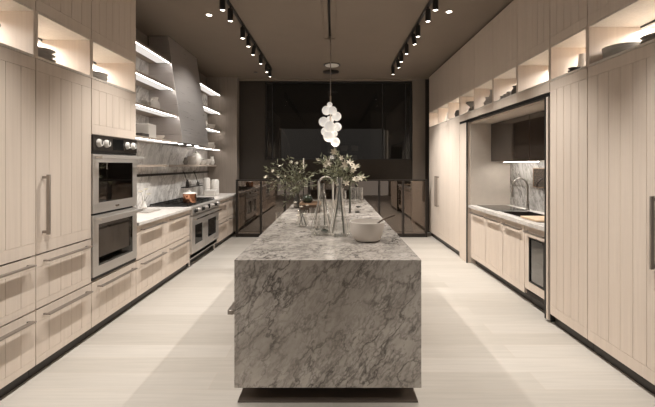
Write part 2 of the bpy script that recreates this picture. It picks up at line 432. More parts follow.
def niche(f, y0, y1, zb, zt, depth, par, ledd=.40):
    """lined open compartment with an LED bar under its top"""
    y0 += .0195; y1 -= .0195
    mb = MB(); k = .004
    f.box(mb, -.0, -depth+.014, y0, y1, zb-.018, zb)
    f.box(mb, -.0, -depth+.014, y0, y1, zt, zt+.012)
    f.box(mb, -depth+.014, -depth+.02, y0, y1, zb, zt)
    mb.build('niche_lining', M['niche'], par)
    mb = MB(); f.box(mb, -ledd, -ledd-.03, y0+.02, y1-.02, zt-.018, zt-.0005)
    lb = mb.build('light_bar', M['black'], par)
    al_ = bpy.data.lights.new('niche_led', 'AREA'); al_.shape = 'RECTANGLE'; al_.size = .012; al_.size_y = y1-y0-.06
    al_.energy = NICHE_W; al_.color = (1, .97, .93)
    ao = bpy.data.objects.new('niche_led', al_); COL.objects.link(ao)
    ao.location = (f.x(-ledd-.04), (y0+y1)/2, zt-.02); ao.rotation_euler = (0, math.radians(12)*f.s, 0)
    mb = MB(); f.box(mb, -ledd-.0305, -ledd-.0325, y0+.03, y1-.03, zt-.011, zt-.002)
    mb.build('led_strip', M['led'], lb)
def tall_unit(name, f, y0, y1, label, zn, zt, depth, doors=(), drawers=(), oven=False, group=None, handle=None, floor=.09, top=3.44, upper=True, sub='kitchen cabinet'):
    t = thing(name, (f.x(-depth/2), (y0+y1)/2, 0), label, sub, group)
    sh = [zn-.019, zt+.031]
    if oven: sh += [.497, 1.818]
    # the carcass: closed below, open niche between zn and zt
    carcass(f, y0, y1, floor, top, depth, sh, (zn-.018, zt+.012)).build('body', M['oak'], t)
    for (a, b, hd) in doors:
        d = plank_front(f, y0, y1, a, b).build('door', M['oak'], t)
        if hd: vbar(f, hd[0], hd[1], hd[2], d)
    for (a, b) in drawers:
        d = plank_front(f, y0, y1, a, b, .05, .085).build('drawer', M['oak'], t)
        w = y1-y0; hbar(f, y0+w*.10, y1-w*.10, b-.052, d)
    if upper:
        plank_front(f, y0, y1, zt+.012, top).build('upper_door', M['oak_dark'], t)
    if floor < .2:
        mb = MB(); f.box(mb, -.05, -.07, y0+.0005, y1-.0005, 0, floor-.001); mb.build('toe_kick', M['toe'], t)
    niche(f, y0, y1, zn, zt, depth-.05, t)
    return t
def shadow_gap_fill(f, y0, y1, z0, z1, depth, name='shadow_gap_left'):
    mb = MB(); f.box(mb, -.06, -depth, y0, y1, z0, z1); return struct(name, mb, M['toe'])  # dark strip stands in for the shade between cabinet tops and ceiling

DL = .665
zs = (.09, .4895, .8795)
tall_unit('tall_cabinet', L, 2.043, 2.650, 'tall oak cabinet at the left edge, with a dark bowl in its open niche', 2.315, 2.625, DL,
          doors=[(zs[2]+.005, 2.296, None)], drawers=[(.09, .487), (.492, .8795)], group='oak cabinets of the left wall')
tall_unit('tall_cabinet', L, 2.653, 3.261, 'tall oak cabinet with long vertical handle, left of the double oven', 2.315, 2.625, DL,
          doors=[(zs[2]+.005, 2.296, (2.715, 1.02, 1.46))], drawers=[(.09, .487), (.492, .8795)], group='oak cabinets of the left wall')
tall_unit('oven_cabinet', L, 3.264, 4.0, 'tall oak cabinet that houses the steel double oven', 2.315, 2.625, DL,
          doors=[(1.802, 2.296, None)], drawers=[(.09, .487)], oven=True, group='oak cabinets of the left wall')
shadow_gap_fill(L, 2.043, 4.0, 3.442, CEIL-.001, DL)

# double wall oven
ov = thing('double_oven', (-2.4, 3.632, .499), 'stainless steel double wall oven with four pale knobs', 'oven')
oy0, oy1 = 3.286, 3.978
fy0, fy1 = 3.268, 3.996
mb = MB()
for (a, b) in ((.503, .52), (1.07, 1.09), (1.63, 1.80)): L.box(mb, -.028, -.55, oy0, oy1, a, b)
L.box(mb, -.028, -.55, oy0, oy0+.02, .52, 1.63); L.box(mb, -.028, -.55, oy1-.02, oy1, .52, 1.63); L.box(mb, -.53, -.55, oy0+.02, oy1-.02, .52, 1.63)
mb.build('cavity', M['black'], ov)
cp = L.box(MB(), -.02, .012, fy0, fy1, 1.655, 1.797).build('control_panel', M['darkmetal'], ov, bevel=.003)
L.box(MB(), .0125, .0145, 3.56, 3.74, 1.675, 1.782).build('display', M['blackglass'], cp)
for y in (3.345, 3.455, 3.805, 3.915):
    mb = MB().lathe([(0, 0), (.038, 0), (.036, .012), (.028, .022), (.026, .03), (0, .03)], 0, 0, 0, 24)
    mb.rot(Matrix.Translation((L.x(.013), y, 1.728)) @ Matrix.Rotation(PI/2, 4, 'Y'))
    kn = mb.build('knob', M['white'], cp, smooth=True)
    L.box(MB(), .0435, .0455, y-.007, y+.007, 1.715, 1.752).build('pointer', M['black'], kn)
def frame(f, d0, d1, y0, y1, z0, z1, wy, wz0, wz1):
    mb = MB(); f.box(mb, d0, d1, y0, y1, z0, z0+wz0); f.box(mb, d0, d1, y0, y1, z1-wz1, z1)
    f.box(mb, d0, d1, y0, y0+wy, z0+wz0, z1-wz1); f.box(mb, d0, d1, y1-wy, y1, z0+wz0, z1-wz1); return mb
L.box(MB(), -.02, .004, fy0, fy1, 1.632, 1.653).build('vent_slot', M['black'], ov)
for (a, b, wa, wb_) in ((1.098, 1.628, .10, .075), (.532, 1.078, .095, .085)):
    d = frame(L, -.022, .012, fy0, fy1, a, b, .078, wa-.01, wb_).build('oven_door', M['steel'], ov, bevel=.002)
    L.box(MB(), .004, .008, fy0+.078, fy1-.078, a+wa-.01, b-wb_).build('window', M['ovenglass'], d)
    mb = MB(); L.box(mb, .065, .088, fy0+.01, fy1-.01, b-.042, b-.014)
    for y in (fy0+.03, fy1-.03): L.box(mb, .013, .065, y-.012, y+.012, b-.038, b-.018)
    mb.build('handle', M['steel'], d, bevel=.004)
L.box(MB(), .0125, .0145, 3.60, 3.665, 1.128, 1.145).build('badge', M['chrome'], ov)
L.box(MB(), -.02, .002, fy0, fy1, .503, .528).build('vent_slot', M['black'], ov)
mb = MB()
for z in (1.24, 1.40):
    for k in range(9):
        y = oy0+.05+k*(oy1-oy0-.1)/8; mb.tube([(L.x(-.03), y, z), (L.x(-.5), y, z)], .003, 6)
mb.tube([(L.x(-.04), oy0+.022, 1.24), (L.x(-.04), oy1-.022, 1.24)], .004, 6); mb.tube([(L.x(-.04), oy0+.022, 1.40), (L.x(-.04), oy1-.022, 1.40)], .004, 6)
mb.build('oven_rack', M['chrome'], ov)
for i, y in enumerate((3.53, 3.74)):
    pt = thing('saucepan', (L.x(-.16), y, 1.245), ('left' if i == 0 else 'right')+' one of two steel pots behind the upper oven window', 'pot', 'pots in the upper oven')
    MB().lathe([(0, 0), (.085, 0), (.088, .01), (.088, .07), (.08, .07), (.08, .012), (0, .012)], L.x(-.16), y, 1.245).build('pot_body', M['steel'], pt, smooth=True)
    MB().lathe([(.09, .072), (.06, .09), (.012, .1), (.012, .12), (0, .12)], L.x(-.16), y, 1.245).build('lid', M['steel'], pt, smooth=True)

# right tall cabinets
zn, zt = 2.352, 2.655
tall_unit('tall_cabinet', R, 2.350, 3.038, 'tall oak cabinet at the right edge with plate stacks in its niche', zn, zt, .70,
          doors=[(.095, 2.333, (2.374, .86, 1.33))], group='oak cabinets of the right wall')
tall_unit('tall_cabinet', R, 3.041, 3.565, 'narrow tall oak cabinet beside the sink alcove, white vase in its niche', zn, zt, .70,
          doors=[(.095, 2.333, None)], group='oak cabinets of the right wall')
far = [(6.12, 6.72, 'nearest of three tall oak cabinets between sink alcove and glass railing', None),
       (6.723, 7.357, 'middle of three tall oak cabinets between sink alcove and glass railing', (7.30, .70, 1.31)),
       (7.36, 8.05, 'farthest tall oak cabinet on the right, beside the glass railing', (7.42, .70, 1.31))]
for (a, b, lab, hd) in far:
    tall_unit('tall_cabinet', R, a, b, lab, zn, zt, .70, doors=[(.095, 2.333, hd)], group='oak cabinets of the right wall')
bz = [3.568, 4.203, 4.84, 5.475, 6.117]
names = ['nearest bridging cabinet over the sink alcove, its niche empty', 'second bridging cabinet over the alcove, niche with glasses and dark jug',
         'third bridging cabinet over the alcove, niche with pale vases', 'farthest bridging cabinet over the alcove, niche with dark footed bowl']
for i in range(4):
    t = tall_unit('wall_cabinet', R, bz[i]+.0015, bz[i+1]-.0015, names[i], zn, zt, .70, floor=2.235, group='oak cabinets over the alcove')
    plain_front(R, bz[i]+.0015, bz[i+1]-.0015, 2.236, 2.333).build('fascia', M['oak'], t)
shadow_gap_fill(R, 2.35, 8.05, 3.442, CEIL-.001, .70, 'shadow_gap_right')

# sink alcove: pocket walls, lined ceiling, track
al = thing('alcove_surround', (2.45, 5.9, 0), 'oak lining and far side pilaster of the sink alcove', 'panel')
R.box(MB(), 0, -.70, 5.80, 6.115, 0.0, 2.198).build('pocket_panel', M['oak'], al, bevel=.002)
R.box(MB(), .004, -.014, 5.784, 5.796, 0.0, 2.198).build('edge_profile', M['black'], al)
R.box(MB(), -.062, -.70, 5.785, 5.799, .0, 2.198).build('side_lining', M['cream'], al)
R.box(MB(), -.06, -.70, 3.66, 5.76, 2.175, 2.198).build('ceiling_lining', M['oak'], al)
R.box(MB(), -.70, -.708, 3.66, 5.784, .0, 2.174).build('back_lining', M['cream'], al)
pd = thing('pocket_door_slot', (2.2, 3.6, 0), 'narrow black pocket door slot between sink alcove and near tall cabinet', 'door frame')
mb = MB(); R.box(mb, -.012, -.60, 3.568, 3.585, 0.02, 2.198); R.box(mb, .002, -.60, 3.635, 3.655, 0.02, 2.198); R.box(mb, -.55, -.6, 3.585, 3.635, .02, 2.198)
mb.build('slot_frame', M['black'], pd)
R.box(MB(), .004, -.54, 3.596, 3.622, 0.03, 2.195).build('pocket_door', M['oak'], pd, bevel=.002)
tr = thing('door_track', (2.12, 4.7, 2.2), 'black sliding door track along the top of the sink alcove', 'track')
mb = MB(); R.box(mb, -.004, -.075, 3.568, 6.115, 2.2, 2.233); mb.build('track_rail', M['black'], tr)
R.box(MB(), -.078, -.70, 3.568, 6.115, 2.2, 2.233).build('track_cover', M['darkmetal'], tr)

# base cabinets in the alcove
bys = [5.742, 5.204, 4.668, 4.132]
labs = ['farthest oak base cabinet under the sink counter', 'middle oak base cabinet under the sink counter', 'nearest oak base cabinet under the sink counter, beside the wine fridge']
for i in range(3):
    y1, y0 = bys[i]-.003, bys[i+1]+.003
    t = thing('base_cabinet', (2.5, (y0+y1)/2, 0), labs[i], 'kitchen cabinet', 'base cabinets under the sink counter')
    mb = MB(); RB.box(mb, -.023, -.62, y0, y1, .10, .862) if i == 0 else None
    if i:
        RB.box(mb, -.023, -.62, y0, y1, .10, .60); RB.box(mb, -.023, -.62, y0, y0+.018, .60, .862)
    mb.build('body', M['oak'], t)
    d = plank_front(RB, y0, y1, .10, .862, .07).build('door', M['oak'], t)
    hbar(RB, y0+.05, y1-.05, .80, d, out=.045, deep=.022, th=.02)
    RB.box(MB(), -.07, -.09, y0, y1, 0, .098).build('toe_kick', M['toe'], t)
wf = thing('wine_fridge', (2.45, 3.90, 0), 'undercounter glass door fridge in oak frame beside the near tall cabinet', 'fridge')
wy0, wy1 = 3.66, 4.128
mb = MB(); RB.box(mb, -.024, -.6, wy0, wy0+.02, .10, .86); RB.box(mb, -.024, -.6, wy1-.02, wy1, .10, .86); RB.box(mb, -.58, -.6, wy0+.02, wy1-.02, .1, .86)
RB.box(mb, -.024, -.58, wy0+.02, wy1-.02, .10, .12); RB.box(mb, -.024, -.58, wy0+.02, wy1-.02, .84, .86); mb.build('cabinet_shell', M['darkgrey'], wf)
d = frame(RB, -.021, 0, wy0, wy1-.0015, .165, .862, .085, .09, .12).build('door', M['oak'], wf, bevel=.002)
frame(RB, -.02, .003, wy0+.087, wy1-.087, .257, .738, .015, .012, .012).build('inner_frame', M['black'], d)
RB.box(MB(), -.012, -.008, wy0+.102, wy1-.102, .27, .725).build('door_glass', M['ovenglass'], d)
hbar(RB, wy0+.04, wy1-.05, .80, d, out=.045, deep=.022, th=.02)
mb = MB()
for k in range(6): RB.box(mb, -.02, -.003, wy0+.04, wy1-.04, .108+k*.008, .112+k*.008)
mb.build('vent_grille', M['darkmetal'], wf)
for z in (.36, .48, .60):
    mb = MB(); RB.box(mb, -.05, -.55, wy0+.025, wy1-.025, z, z+.012); mb.build('rack', M['steel'], wf)
RB.box(MB(), -.07, -.09, wy0, wy1, 0, .098).build('toe_kick', M['toe'], wf)
# countertop with cut-out for the basin
by0, by1, bx0, bx1 = 4.20, 4.95, 2.235, 2.62
ct = MB(); cx0, cx1, cy0, cy1, cz0, cz1 = 2.115, 2.786, 3.66, 5.782, .865, .908
ct.box(cx0, bx0, cy0, cy1, cz0, cz1); ct.box(bx1, cx1, cy0, cy1, cz0, cz1); ct.box(bx0, bx1, cy0, by0, cz0, cz1); ct.box(bx0, bx1, by1, cy1, cz0, cz1)
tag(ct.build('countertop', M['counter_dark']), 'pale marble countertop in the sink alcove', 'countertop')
sk = thing('sink', (2.43, 4.57, .7), 'dark rectangular sink set in the alcove countertop', 'sink')
mb = MB(); w = .008
e = .002
mb.box(bx0+e, bx1-e, by0+e, by1-e, .68, .692); mb.box(bx0+e, bx0+w, by0+e, by1-e, .692, .912); mb.box(bx1-w, bx1-e, by0+e, by1-e, .692, .912)
mb.box(bx0+w, bx1-w, by0+e, by0+w, .692, .912); mb.box(bx0+w, bx1-w, by1-w, by1-e, .692, .912); mb.build('basin', M['darkmetal'], sk)
MB().lathe([(0, 0), (.04, 0), (.04, .004), (.02, .002), (0, .002)], 2.43, 4.57, .692).build('drain', M['steel'], sk, smooth=True)
tag(MB().box(2.21, 2.64, 5.02, 5.68, .909, .916).build('cooktop', M['blackglass'], bevel=.002), 'black glass hob flush on the counter at the far end of the alcove', 'cooktop')
tag(MB().box(2.20, 2.60, 4.0, 4.35, .9135, .934).build('cutting_board', M['board'], bevel=.004), 'light wooden cutting board laid over the near end of the sink', 'cutting board')
# backsplash, small bronze panel, light, bronze wall cabinets
tag(MB().box(2.768, 2.786, 3.66, 5.782, .909, 1.575).build('backsplash', M['greymarble']), 'grey veined marble backsplash behind the alcove faucet', 'backsplash')
bp = thing('wall_niche', (2.76, 4.85, 1.2), 'square bronze glass panel mounted on the grey marble backsplash', 'panel')
X, _ = P(534, 0, 5.0); ya = 2.76*F/(534-333); yb = 2.76*F/(549-333)
MB().box(2.752, 2.767, yb, ya, 1.235, 1.48).build('glass_panel', M['bronzeglass'], bp)
frame(Face(2.755, -1), -.011, .006, yb-.008, ya+.008, 1.227, 1.488, .008, .008, .008).build('panel_frame', M['midwood'], bp)
wc = []
for (a, b, lab) in ((4.64, 5.77, 'far bronze glass wall cabinet over the sink counter'), (3.66, 4.634, 'near bronze glass wall cabinet over the sink counter')):
    t = thing('glass_cabinet', (2.62, (a+b)/2, 1.59), lab, 'wall cabinet', 'bronze wall cabinets in the alcove')
    MB().box(2.485, 2.784, a, b, 1.59, 2.17).build('body', M['darkmetal'], t)
    MB().box(2.463, 2.483, a+.002, b-.002, 1.585, 2.168).build('door', M['bronzeglass'], t, bevel=.002)
    lb = MB().box(2.60, 2.66, a+.12, b-.12, 1.575, 1.589).build('light_bar', M['nickel'], t)
    MB().box(2.605, 2.655, a+.13, b-.13, 1.571, 1.5745).build('led_strip', M['ledunder'], lb)
# faucet
fa = thing('faucet', (2.70, 5.12, .909), 'gooseneck metal faucet in the sink alcove', 'faucet')
fx, fy = 2.69, 5.115
pts = [(fx, fy, .93), (fx, fy, 1.20)]
for k in range(1, 13):
    a = k*PI/12; pts.append((fx-.105+.105*math.cos(a), fy, 1.22+.125*math.sin(a)))
pts.append((fx-.21, fy, 1.17))
MB().tube(pts, .012, 12).build('spout', M['pewter'], fa, smooth=True)
MB().lathe([(0, 0), (.03, 0), (.03, .012), (.022, .02), (.022, .12), (.014, .13), (0, .13)], fx, fy, .909).build('faucet_base', M['pewter'], fa, smooth=True)
MB().tube([(fx-.21, fy, 1.17), (fx-.21, fy, 1.09)], [.015, .018], 12).build('spray_head', M['pewter'], fa, smooth=True)
MB().tube([(fx-.01, fy-.02, .99), (fx-.02, fy-.09, 1.02)], .007, 8).build('lever', M['pewter'], fa, smooth=True)

# ------------------------------------------------------------------ left counter run
def base_unit(y0, y1, label, name='base_cabinet'):
    t = thing(name, (-2.45, (y0+y1)/2, 0), label, 'kitchen cabinet', 'base cabinets of the left counter')
    L.box(MB(), -.023, -.665, y0+.0015, y1-.0015, .09, .868).build('body', M['oak'], t)
    for (a, b) in ((.09, .487), (.492, .868)):
        d = plank_front(L, y0+.001, y1-.001, a, b, .05, .085).build('drawer', M['oak'], t)
        w = y1-y0; hbar(L, y0+w*.12, y1-w*.12, b-.052, d)
    L.box(MB(), -.05, -.07, y0+.0015, y1-.0015, 0, .089).build('toe_kick', M['toe'], t)
RY0, RY1 = 5.50, 6.78
base_unit(4.003, 4.72, 'oak drawer base cabinet right next to the double oven')
base_unit(4.72, RY0-.005, 'oak drawer base cabinet on the near side of the steel range')
base_unit(RY1+.005, 7.48, 'oak drawer base cabinet on the far side of the steel range')
base_unit(7.48, 8.197, 'farthest oak drawer base cabinet on the left, against the end wall')
tag(MB().box(-2.798, -2.10, 4.003, RY0-.005, .87, .908).build('countertop', M['counter'], bevel=.003), 'pale stone countertop between the double oven and the range', 'countertop')
tag(MB().box(-2.798, -2.10, RY1+.005, 8.198, .87, .908).build('countertop', M['counter'], bevel=.003), 'pale stone countertop between the range and the end wall', 'countertop')
tag(MB().box(-2.799, -2.782, 4.003, 8.198, .91, 3.2).build('backsplash', M['carrara']), 'white marble backsplash with grey veins along the left wall', 'backsplash')

# range
ra = thing('range', (-2.42, (RY0+RY1)/2, 0), 'wide stainless steel range cooker with two oven doors', 'range cooker')
L.box(MB(), -.0, -.64, RY0, RY1, .11, .905).build('body', M['steel'], ra, bevel=.003)
RM = RY0+.585
for (a, b) in ((RY0+.006, RM-.003), (RM+.003, RY1-.006)):
    d = frame(L, .001, .035, a, b, .20, .765, .12, .12, .15).build('oven_door', M['steel'], ra, bevel=.003)
    L.box(MB(), .012, .026, a+.12, b-.12, .32, .615).build('window', M['blackglass'], d)
    mb = MB(); mb.tube([(L.x(.085), a+.015, .715), (L.x(.085), b-.015, .715)], .013, 12)
    for y in (a+.045, b-.045): mb.tube([(L.x(.035), y, .715), (L.x(.085), y, .715)], .009, 8)
    mb.build('handle', M['chrome'], d, smooth=True)
L.box(MB(), .001, .045, RY0+.002, RY1-.002, .775, .90).build('control_panel', M['steel'], ra, bevel=.006)
for k in range(8):
    y = RY0+.09+k*(RY1-RY0-.18)/7
    if k == 4: L.box(MB(), .046, .05, y-.05, y+.05, .80, .875).build('display', M['blackglass'], ra); continue
    mb = MB().lathe([(0, 0), (.034, 0), (.03, .01), (.024, .014), (.024, .04), (0, .04)], 0, 0, 0, 20)
    mb.rot(Matrix.Translation((L.x(.046), y, .838)) @ Matrix.Rotation(PI/2, 4, 'Y')); mb.build('knob', M['steel'] if k % 2 else M['black'], ra, smooth=True)
L.box(MB(), -.03, .0, RY0+.01, RY1-.01, .125, .19).build('bottom_drawer', M['steel'], ra, bevel=.002)
for y in (RY0+.06, RY1-.06):
    for dd in (-.04, -.58): MB().lathe([(0, 0), (.028, 0), (.02, .02), (.02, .115), (0, .115)], L.x(dd), y, 0).build('leg', M['steel'], ra, smooth=True)
L.box(MB(), -.08, -.10, RY0+.10, RY1-.10, .01, .108).build('toe_kick', M['black'], ra)
L.box(MB(), -.03, -.62, RY0+.02, RY1-.02, .906, .914).build('cooktop', M['black'], ra)
for k in range(4):
    a = RY0+.03+k*(RY1-RY0-.06)/4; b = a+(RY1-RY0-.06)/4-.008
    mb = MB()
    for y in (a+.006, (a+b)/2, b-.006): L.box(mb, -.04, -.61, y-.005, y+.005, .930, .944)
    for dd in (-.045, -.18, -.325, -.47, -.605): L.box(mb, dd-.005, dd+.005, a+.001, b-.001, .930, .944)
    for y in (a+.006, b-.006):
        for dd in (-.045, -.605): L.box(mb, dd-.005, dd+.005, y-.005, y+.005, .915, .930)
    mb.build('grate', M['black'], ra)
    for dd in (-.18, -.47):
        MB().lathe([(0, 0), (.045, 0), (.04, .01), (0, .012)], L.x(dd), (a+b)/2, .914).build('burner', M['darkmetal'], ra, smooth=True)

# hood
HY0, HY1 = 5.58, 6.75
ho = thing('range_hood', (-2.55, (HY0+HY1)/2, 1.87), 'tall tapering brushed steel range hood reaching the ceiling', 'range hood')
mb = MB(); mb.prism([(-2.781, 1.99), (-2.281, 1.99), (-2.488, CEIL-.002), (-2.781, CEIL-.002)], 'y', HY0, HY1); mb.build('canopy', M['hood'], ho, bevel=.002)
mb = MB(); mb.box(-2.781, -2.276, HY0-.004, HY1+.004, 1.872, 1.987); mb.build('skirt', M['hood'], ho, bevel=.002)
mb = MB(); mb.box(-2.74, -2.32, HY0+.04, HY1-.04, 1.862, 1.871); flt = mb.build('filter', M['darkmetal'], ho)
for y in (HY0+.25, (HY0+HY1)/2, HY1-.25):
    MB().lathe([(0, 0), (.03, 0), (.03, .004), (0, .004)], -2.40, y, 1.857).build('lamp', M['ledshelf'], flt)

# shelves with LED strips
def shelf(y0, y1, z, xf0, xf1, label, led=True, grp=None, th=.03, mat='shelfwood'):
    t = thing('wall_shelf', (-2.6, (y0+y1)/2, z-th), label, 'shelf', grp)
    mb = MB(); mb.prism([(-2.781, y0), (xf0, y0), (xf1, y1), (-2.781, y1)], 'z', z-th, z); mb.build('board', M[mat], t, bevel=.0015)
    if led:
        mb = MB(); w = .012
        mb.prism([(xf0-.012-w, y0+.02), (xf0-.012, y0+.02), (xf1-.012, y1-.02), (xf1-.012-w, y1-.02)], 'z', z-th-.003, z-th-.0005)
        mb.build('led_strip', M['ledstrip'], t)
        mb = MB(); w = .17
        mb.prism([(xf0-.03-w, y0+.02), (xf0-.03, y0+.02), (xf1-.03, y1-.02), (xf1-.03-w, y1-.02)], 'z', z-th-.002, z-th-.0005)
        mb.build('underside_glow', M['underside_glow'], t)  # added glowing sheet, makes the whole shelf underside look lit
    return t
for z, xf, w in ((3.095, -2.447, 'top'), (2.69, -2.40, 'second from top'), (2.285, -2.34, 'third from top'), (1.885, -2.33, 'fourth from top')):
    shelf(4.003, HY0-.006, z, xf, xf, w+' lit wall shelf between the oven cabinet and the hood', grp='lit shelves before the hood')
    shelf(HY1+.006, 8.197, z, -2.49, -2.49, w+' lit wall shelf between the hood and the end wall', grp='lit shelves beyond the hood')
shelf(4.003, 5.82, 1.535, -2.60, -2.60, 'shallow pale oak wall shelf low on the marble near the oven', led=False, th=.03, mat='oak')
shelf(6.26, 8.197, 1.535, -2.58, -2.58, 'shallow grey wall shelf with ceramics low on the marble beyond the range', th=.035, led=False)
rl = thing('utensil_rail', (-2.76, 6.0, 1.36), 'long dark metal rail mounted along the marble backsplash', 'rail')
MB().box(-2.762, -2.745, 4.05, 8.17, 1.362, 1.398).build('bar', M['darkmetal'], rl)
for y in (4.3, 5.5, 6.7, 7.9): MB().box(-2.7815, -2.762, y-.01, y+.01, 1.37, 1.39).build('bracket', M['darkmetal'], rl)
rk = thing('hanging_rack', (-2.72, 7.1, 1.12), 'black wire rack hanging from the rail behind the range', 'rack')
for y in (6.80, 7.30):
    MB().tube([(-2.757, y, 1.399), (-2.742, y, 1.404), (-2.735, y, 1.39), (-2.66, y+.03, 1.13)], .007, 8).build('hanger', M['black'], rk, smooth=True)
MB().box(-2.76, -2.63, 6.72, 7.48, 1.112, 1.128).build('tray', M['black'], rk)
MB().tube([(-2.63, 6.72, 1.165), (-2.63, 7.48, 1.165)], .005, 8).build('guard', M['black'], rk)
for i, (y, h, mt, lab) in enumerate([(6.86, .13, 'darkgrey', 'dark spice jar on the near end of the hanging rack'), (7.0, .09, 'greylight', 'short grey jar on the hanging rack'), (7.4, .07, 'grey', 'low jar on the far end of the hanging rack')]):
    tag(MB().lathe([(0, 0), (.03, 0), (.032, .01), (.03, h*.7), (.018, h*.8), (.018, h), (0, h)], -2.70, y, 1.129, 20).build('spice_jar', M[mt], smooth=True), lab, 'jar', 'jars on the hanging rack')

# ------------------------------------------------------------------ island
ix0, ix1, iy0, iy1, iz = -.634, .568, 2.376, 6.60, .92
il = thing('kitchen_island', (-.033, 4.49, 0), 'long marble kitchen island with waterfall end in the middle of the room', 'kitchen island')
MB().box(ix0, ix1, iy0, iy1, iz-.03, iz).build('countertop', M['island'], il, bevel=.0015)
MB().box(ix0, ix1, iy0+.0015, iy0+.04, .098, iz-.0305).build('end_panel', M['island'], il, bevel=.001)
MB().box(ix0, ix1, iy1-.04, iy1-.001, .098, iz-.0305).build('end_panel', M['island'], il)
MB().box(ix0+.03, ix1-.03, iy0+.042, iy1-.042, .098, iz-.0305).build('body', M['oak'], il)
IL = Face(ix0+.006, -1)
n = 6; w = (iy1-iy0-.09)/n
for i in range(n):
    a = iy0+.045+i*w
    for (z0, z1) in ((.10, .61), (.615, .885)):
        d = plank_front(IL, a, a+w, z0, z1, .05).build('drawer', M['oak'], il)
        if z0 < .5: hbar(IL, a+.012 if i == 0 else a+.05, a+w-.05, .56, d, out=.066, deep=.036, th=.03)
IR = Face(ix1-.006, 1)
for i in range(n):
    a = iy0+.045+i*w; plank_front(IR, a, a+w, .10, .885, .07).build('door', M['oak'], il)
MB().box(ix0+.10, ix1-.10, iy0+.14, iy1-.10, .012, .0975).build('plinth', M['toe'], il)
MB().box(ix0+.02, ix1-.02, iy0+.005, iy1-.02, 0.0005, .0115).build('base_plate', M['toe_light'], il, bevel=.001)

# ------------------------------------------------------------------ glass railing
gr = thing('glass_railing', (0, 7.86, 0), 'black framed glass railing across the room behind the island', 'railing')
px = [-2.04, -1.53, -1.02, -.51, 0, .49, .98, 1.49, 1.98]
RYY = 7.86
for x in px: MB().box(x-.022, x+.022, RYY-.022, RYY+.022, 0, 1.19).build('post', M['darkmetal'], gr)
MB().box(px[0]-.022, px[-1]+.022, RYY-.024, RYY+.024, 1.191, 1.222).build('top_rail', M['darkmetal'], gr)
mb = MB(); mg = []
for a, b in zip(px, px[1:]):
    MB().box(a+.023, b-.023, RYY-.02, RYY+.02, .002, .075).build('bottom_rail', M['darkmetal'], gr)
    MB().box(a+.023, b-.023, RYY-.004, RYY+.004, .076, 1.19).build('glass_pane', M['railglass'], gr)

# ------------------------------------------------------------------ ceiling fixtures
def track(x, y0, y1, lab):
    return tag(MB().box(x-.017, x+.017, y0, y1, CEIL-.022, CEIL-.001).build('ceiling_track', M['black']), lab, 'track', 'ceiling tracks')
TX0, TX1 = -1.245, 1.155
track(TX0, .3, 7.5, 'black lighting track on the left side of the ceiling')
track(TX1, .3, 7.3, 'black lighting track on the right side of the ceiling')
def spot_head():
    r = thing('track_spotlight', (0, 0, 0), 'x', 'spotlight')
    MB().tube([(0, 0, -.003), (0, 0, -.03)], .012, 12).build('mount', M['black'], r, smooth=True)
    s = MB().lathe([(0, -.031), (.03, -.031), (.033, -.034), (.033, -.178), (.028, -.182), (.027, -.170), (0, -.170)], 0, 0, 0, 24).build('housing', M['black'], r, smooth=True)
    MB().lathe([(0, -.172), (.0265, -.172), (.0265, -.176), (0, -.176)], 0, 0, 0, 24).build('lens', M['lens'], s, smooth=True)
    return r
ORD = ['farthest', 'second farthest', 'third farthest', 'fourth farthest', 'fifth farthest', 'sixth farthest', 'seventh farthest', 'eighth farthest', 'ninth farthest', 'tenth farthest', 'eleventh farthest', 'twelfth farthest']
heads = []
sl = [7.31, 6.95, 6.38, 5.87, 5.45, 5.10, 4.486, 4.17, 3.5, 2.7, 1.9, 1.0]
sr = [7.13, 6.65, 6.26, 5.81, 5.36, 5.03, 4.498, 4.17, 3.5, 2.7, 1.9, 1.0]
proto = None
def spot_light(x, y, tx, ty, tz, e, ang=92):
    l = bpy.data.lights.new('spot', 'SPOT'); l.energy = e; l.color = (1, .955, .895); l.spot_size = math.radians(ang); l.spot_blend = .9
    l.shadow_soft_size = .028
    o = bpy.data.objects.new('spot', l); COL.objects.link(o)
    o.location = (x, y, CEIL-.225); d = Vector((tx-x, ty-y, tz-(CEIL-.225)))
    o.rotation_euler = d.to_track_quat('-Z', 'Y').to_euler(); return o
SPOT = 62
for side, xs, ys in (('left', TX0, sl), ('right', TX1, sr)):
    for i, y in enumerate(ys):
        lab = '%s black spotlight on the %s ceiling track' % (ORD[i], side)
        loc = (xs, y, CEIL-.022)
        if proto is None:
            proto = spot_head(); proto.location = loc; proto['w'] = list(loc); h = proto; h['label'] = lab
        else: h = copy_tree(proto, loc, lab)
        h['group'] = 'spotlights on the %s ceiling track' % side
        s = -1 if side == 'left' else 1
        out = i % 2 == 0
        if side == 'left' and i in (2, 3): spot_light(xs, y, -2.38, 6.16, 2.2, SPOT*.65, 80)
        elif side == 'right' and i == 1: spot_light(xs, y, 2.09, 6.8, 1.9, SPOT*.9, 50)
        elif i in (3, 5, 7, 9): spot_light(xs, y, -.03, y-.1, .92, SPOT*2.5, 48)
        elif i == 11: spot_light(xs, y, xs+s*.35, y+.25, 0, SPOT*2.2, 80)
        elif out: spot_light(xs, y, xs+s*.70, y+.03, .0, SPOT*2.8, 76)
        else: spot_light(xs, y, 2.1 if side == 'left' else -2.1, y+.03, 1.05, SPOT*2.7, 52)
        if side == 'right' and i in (1, 4): h.rotation_euler.y = math.radians(-9)
        if side == 'left' and i == 3: h.rotation_euler.y = math.radians(8)
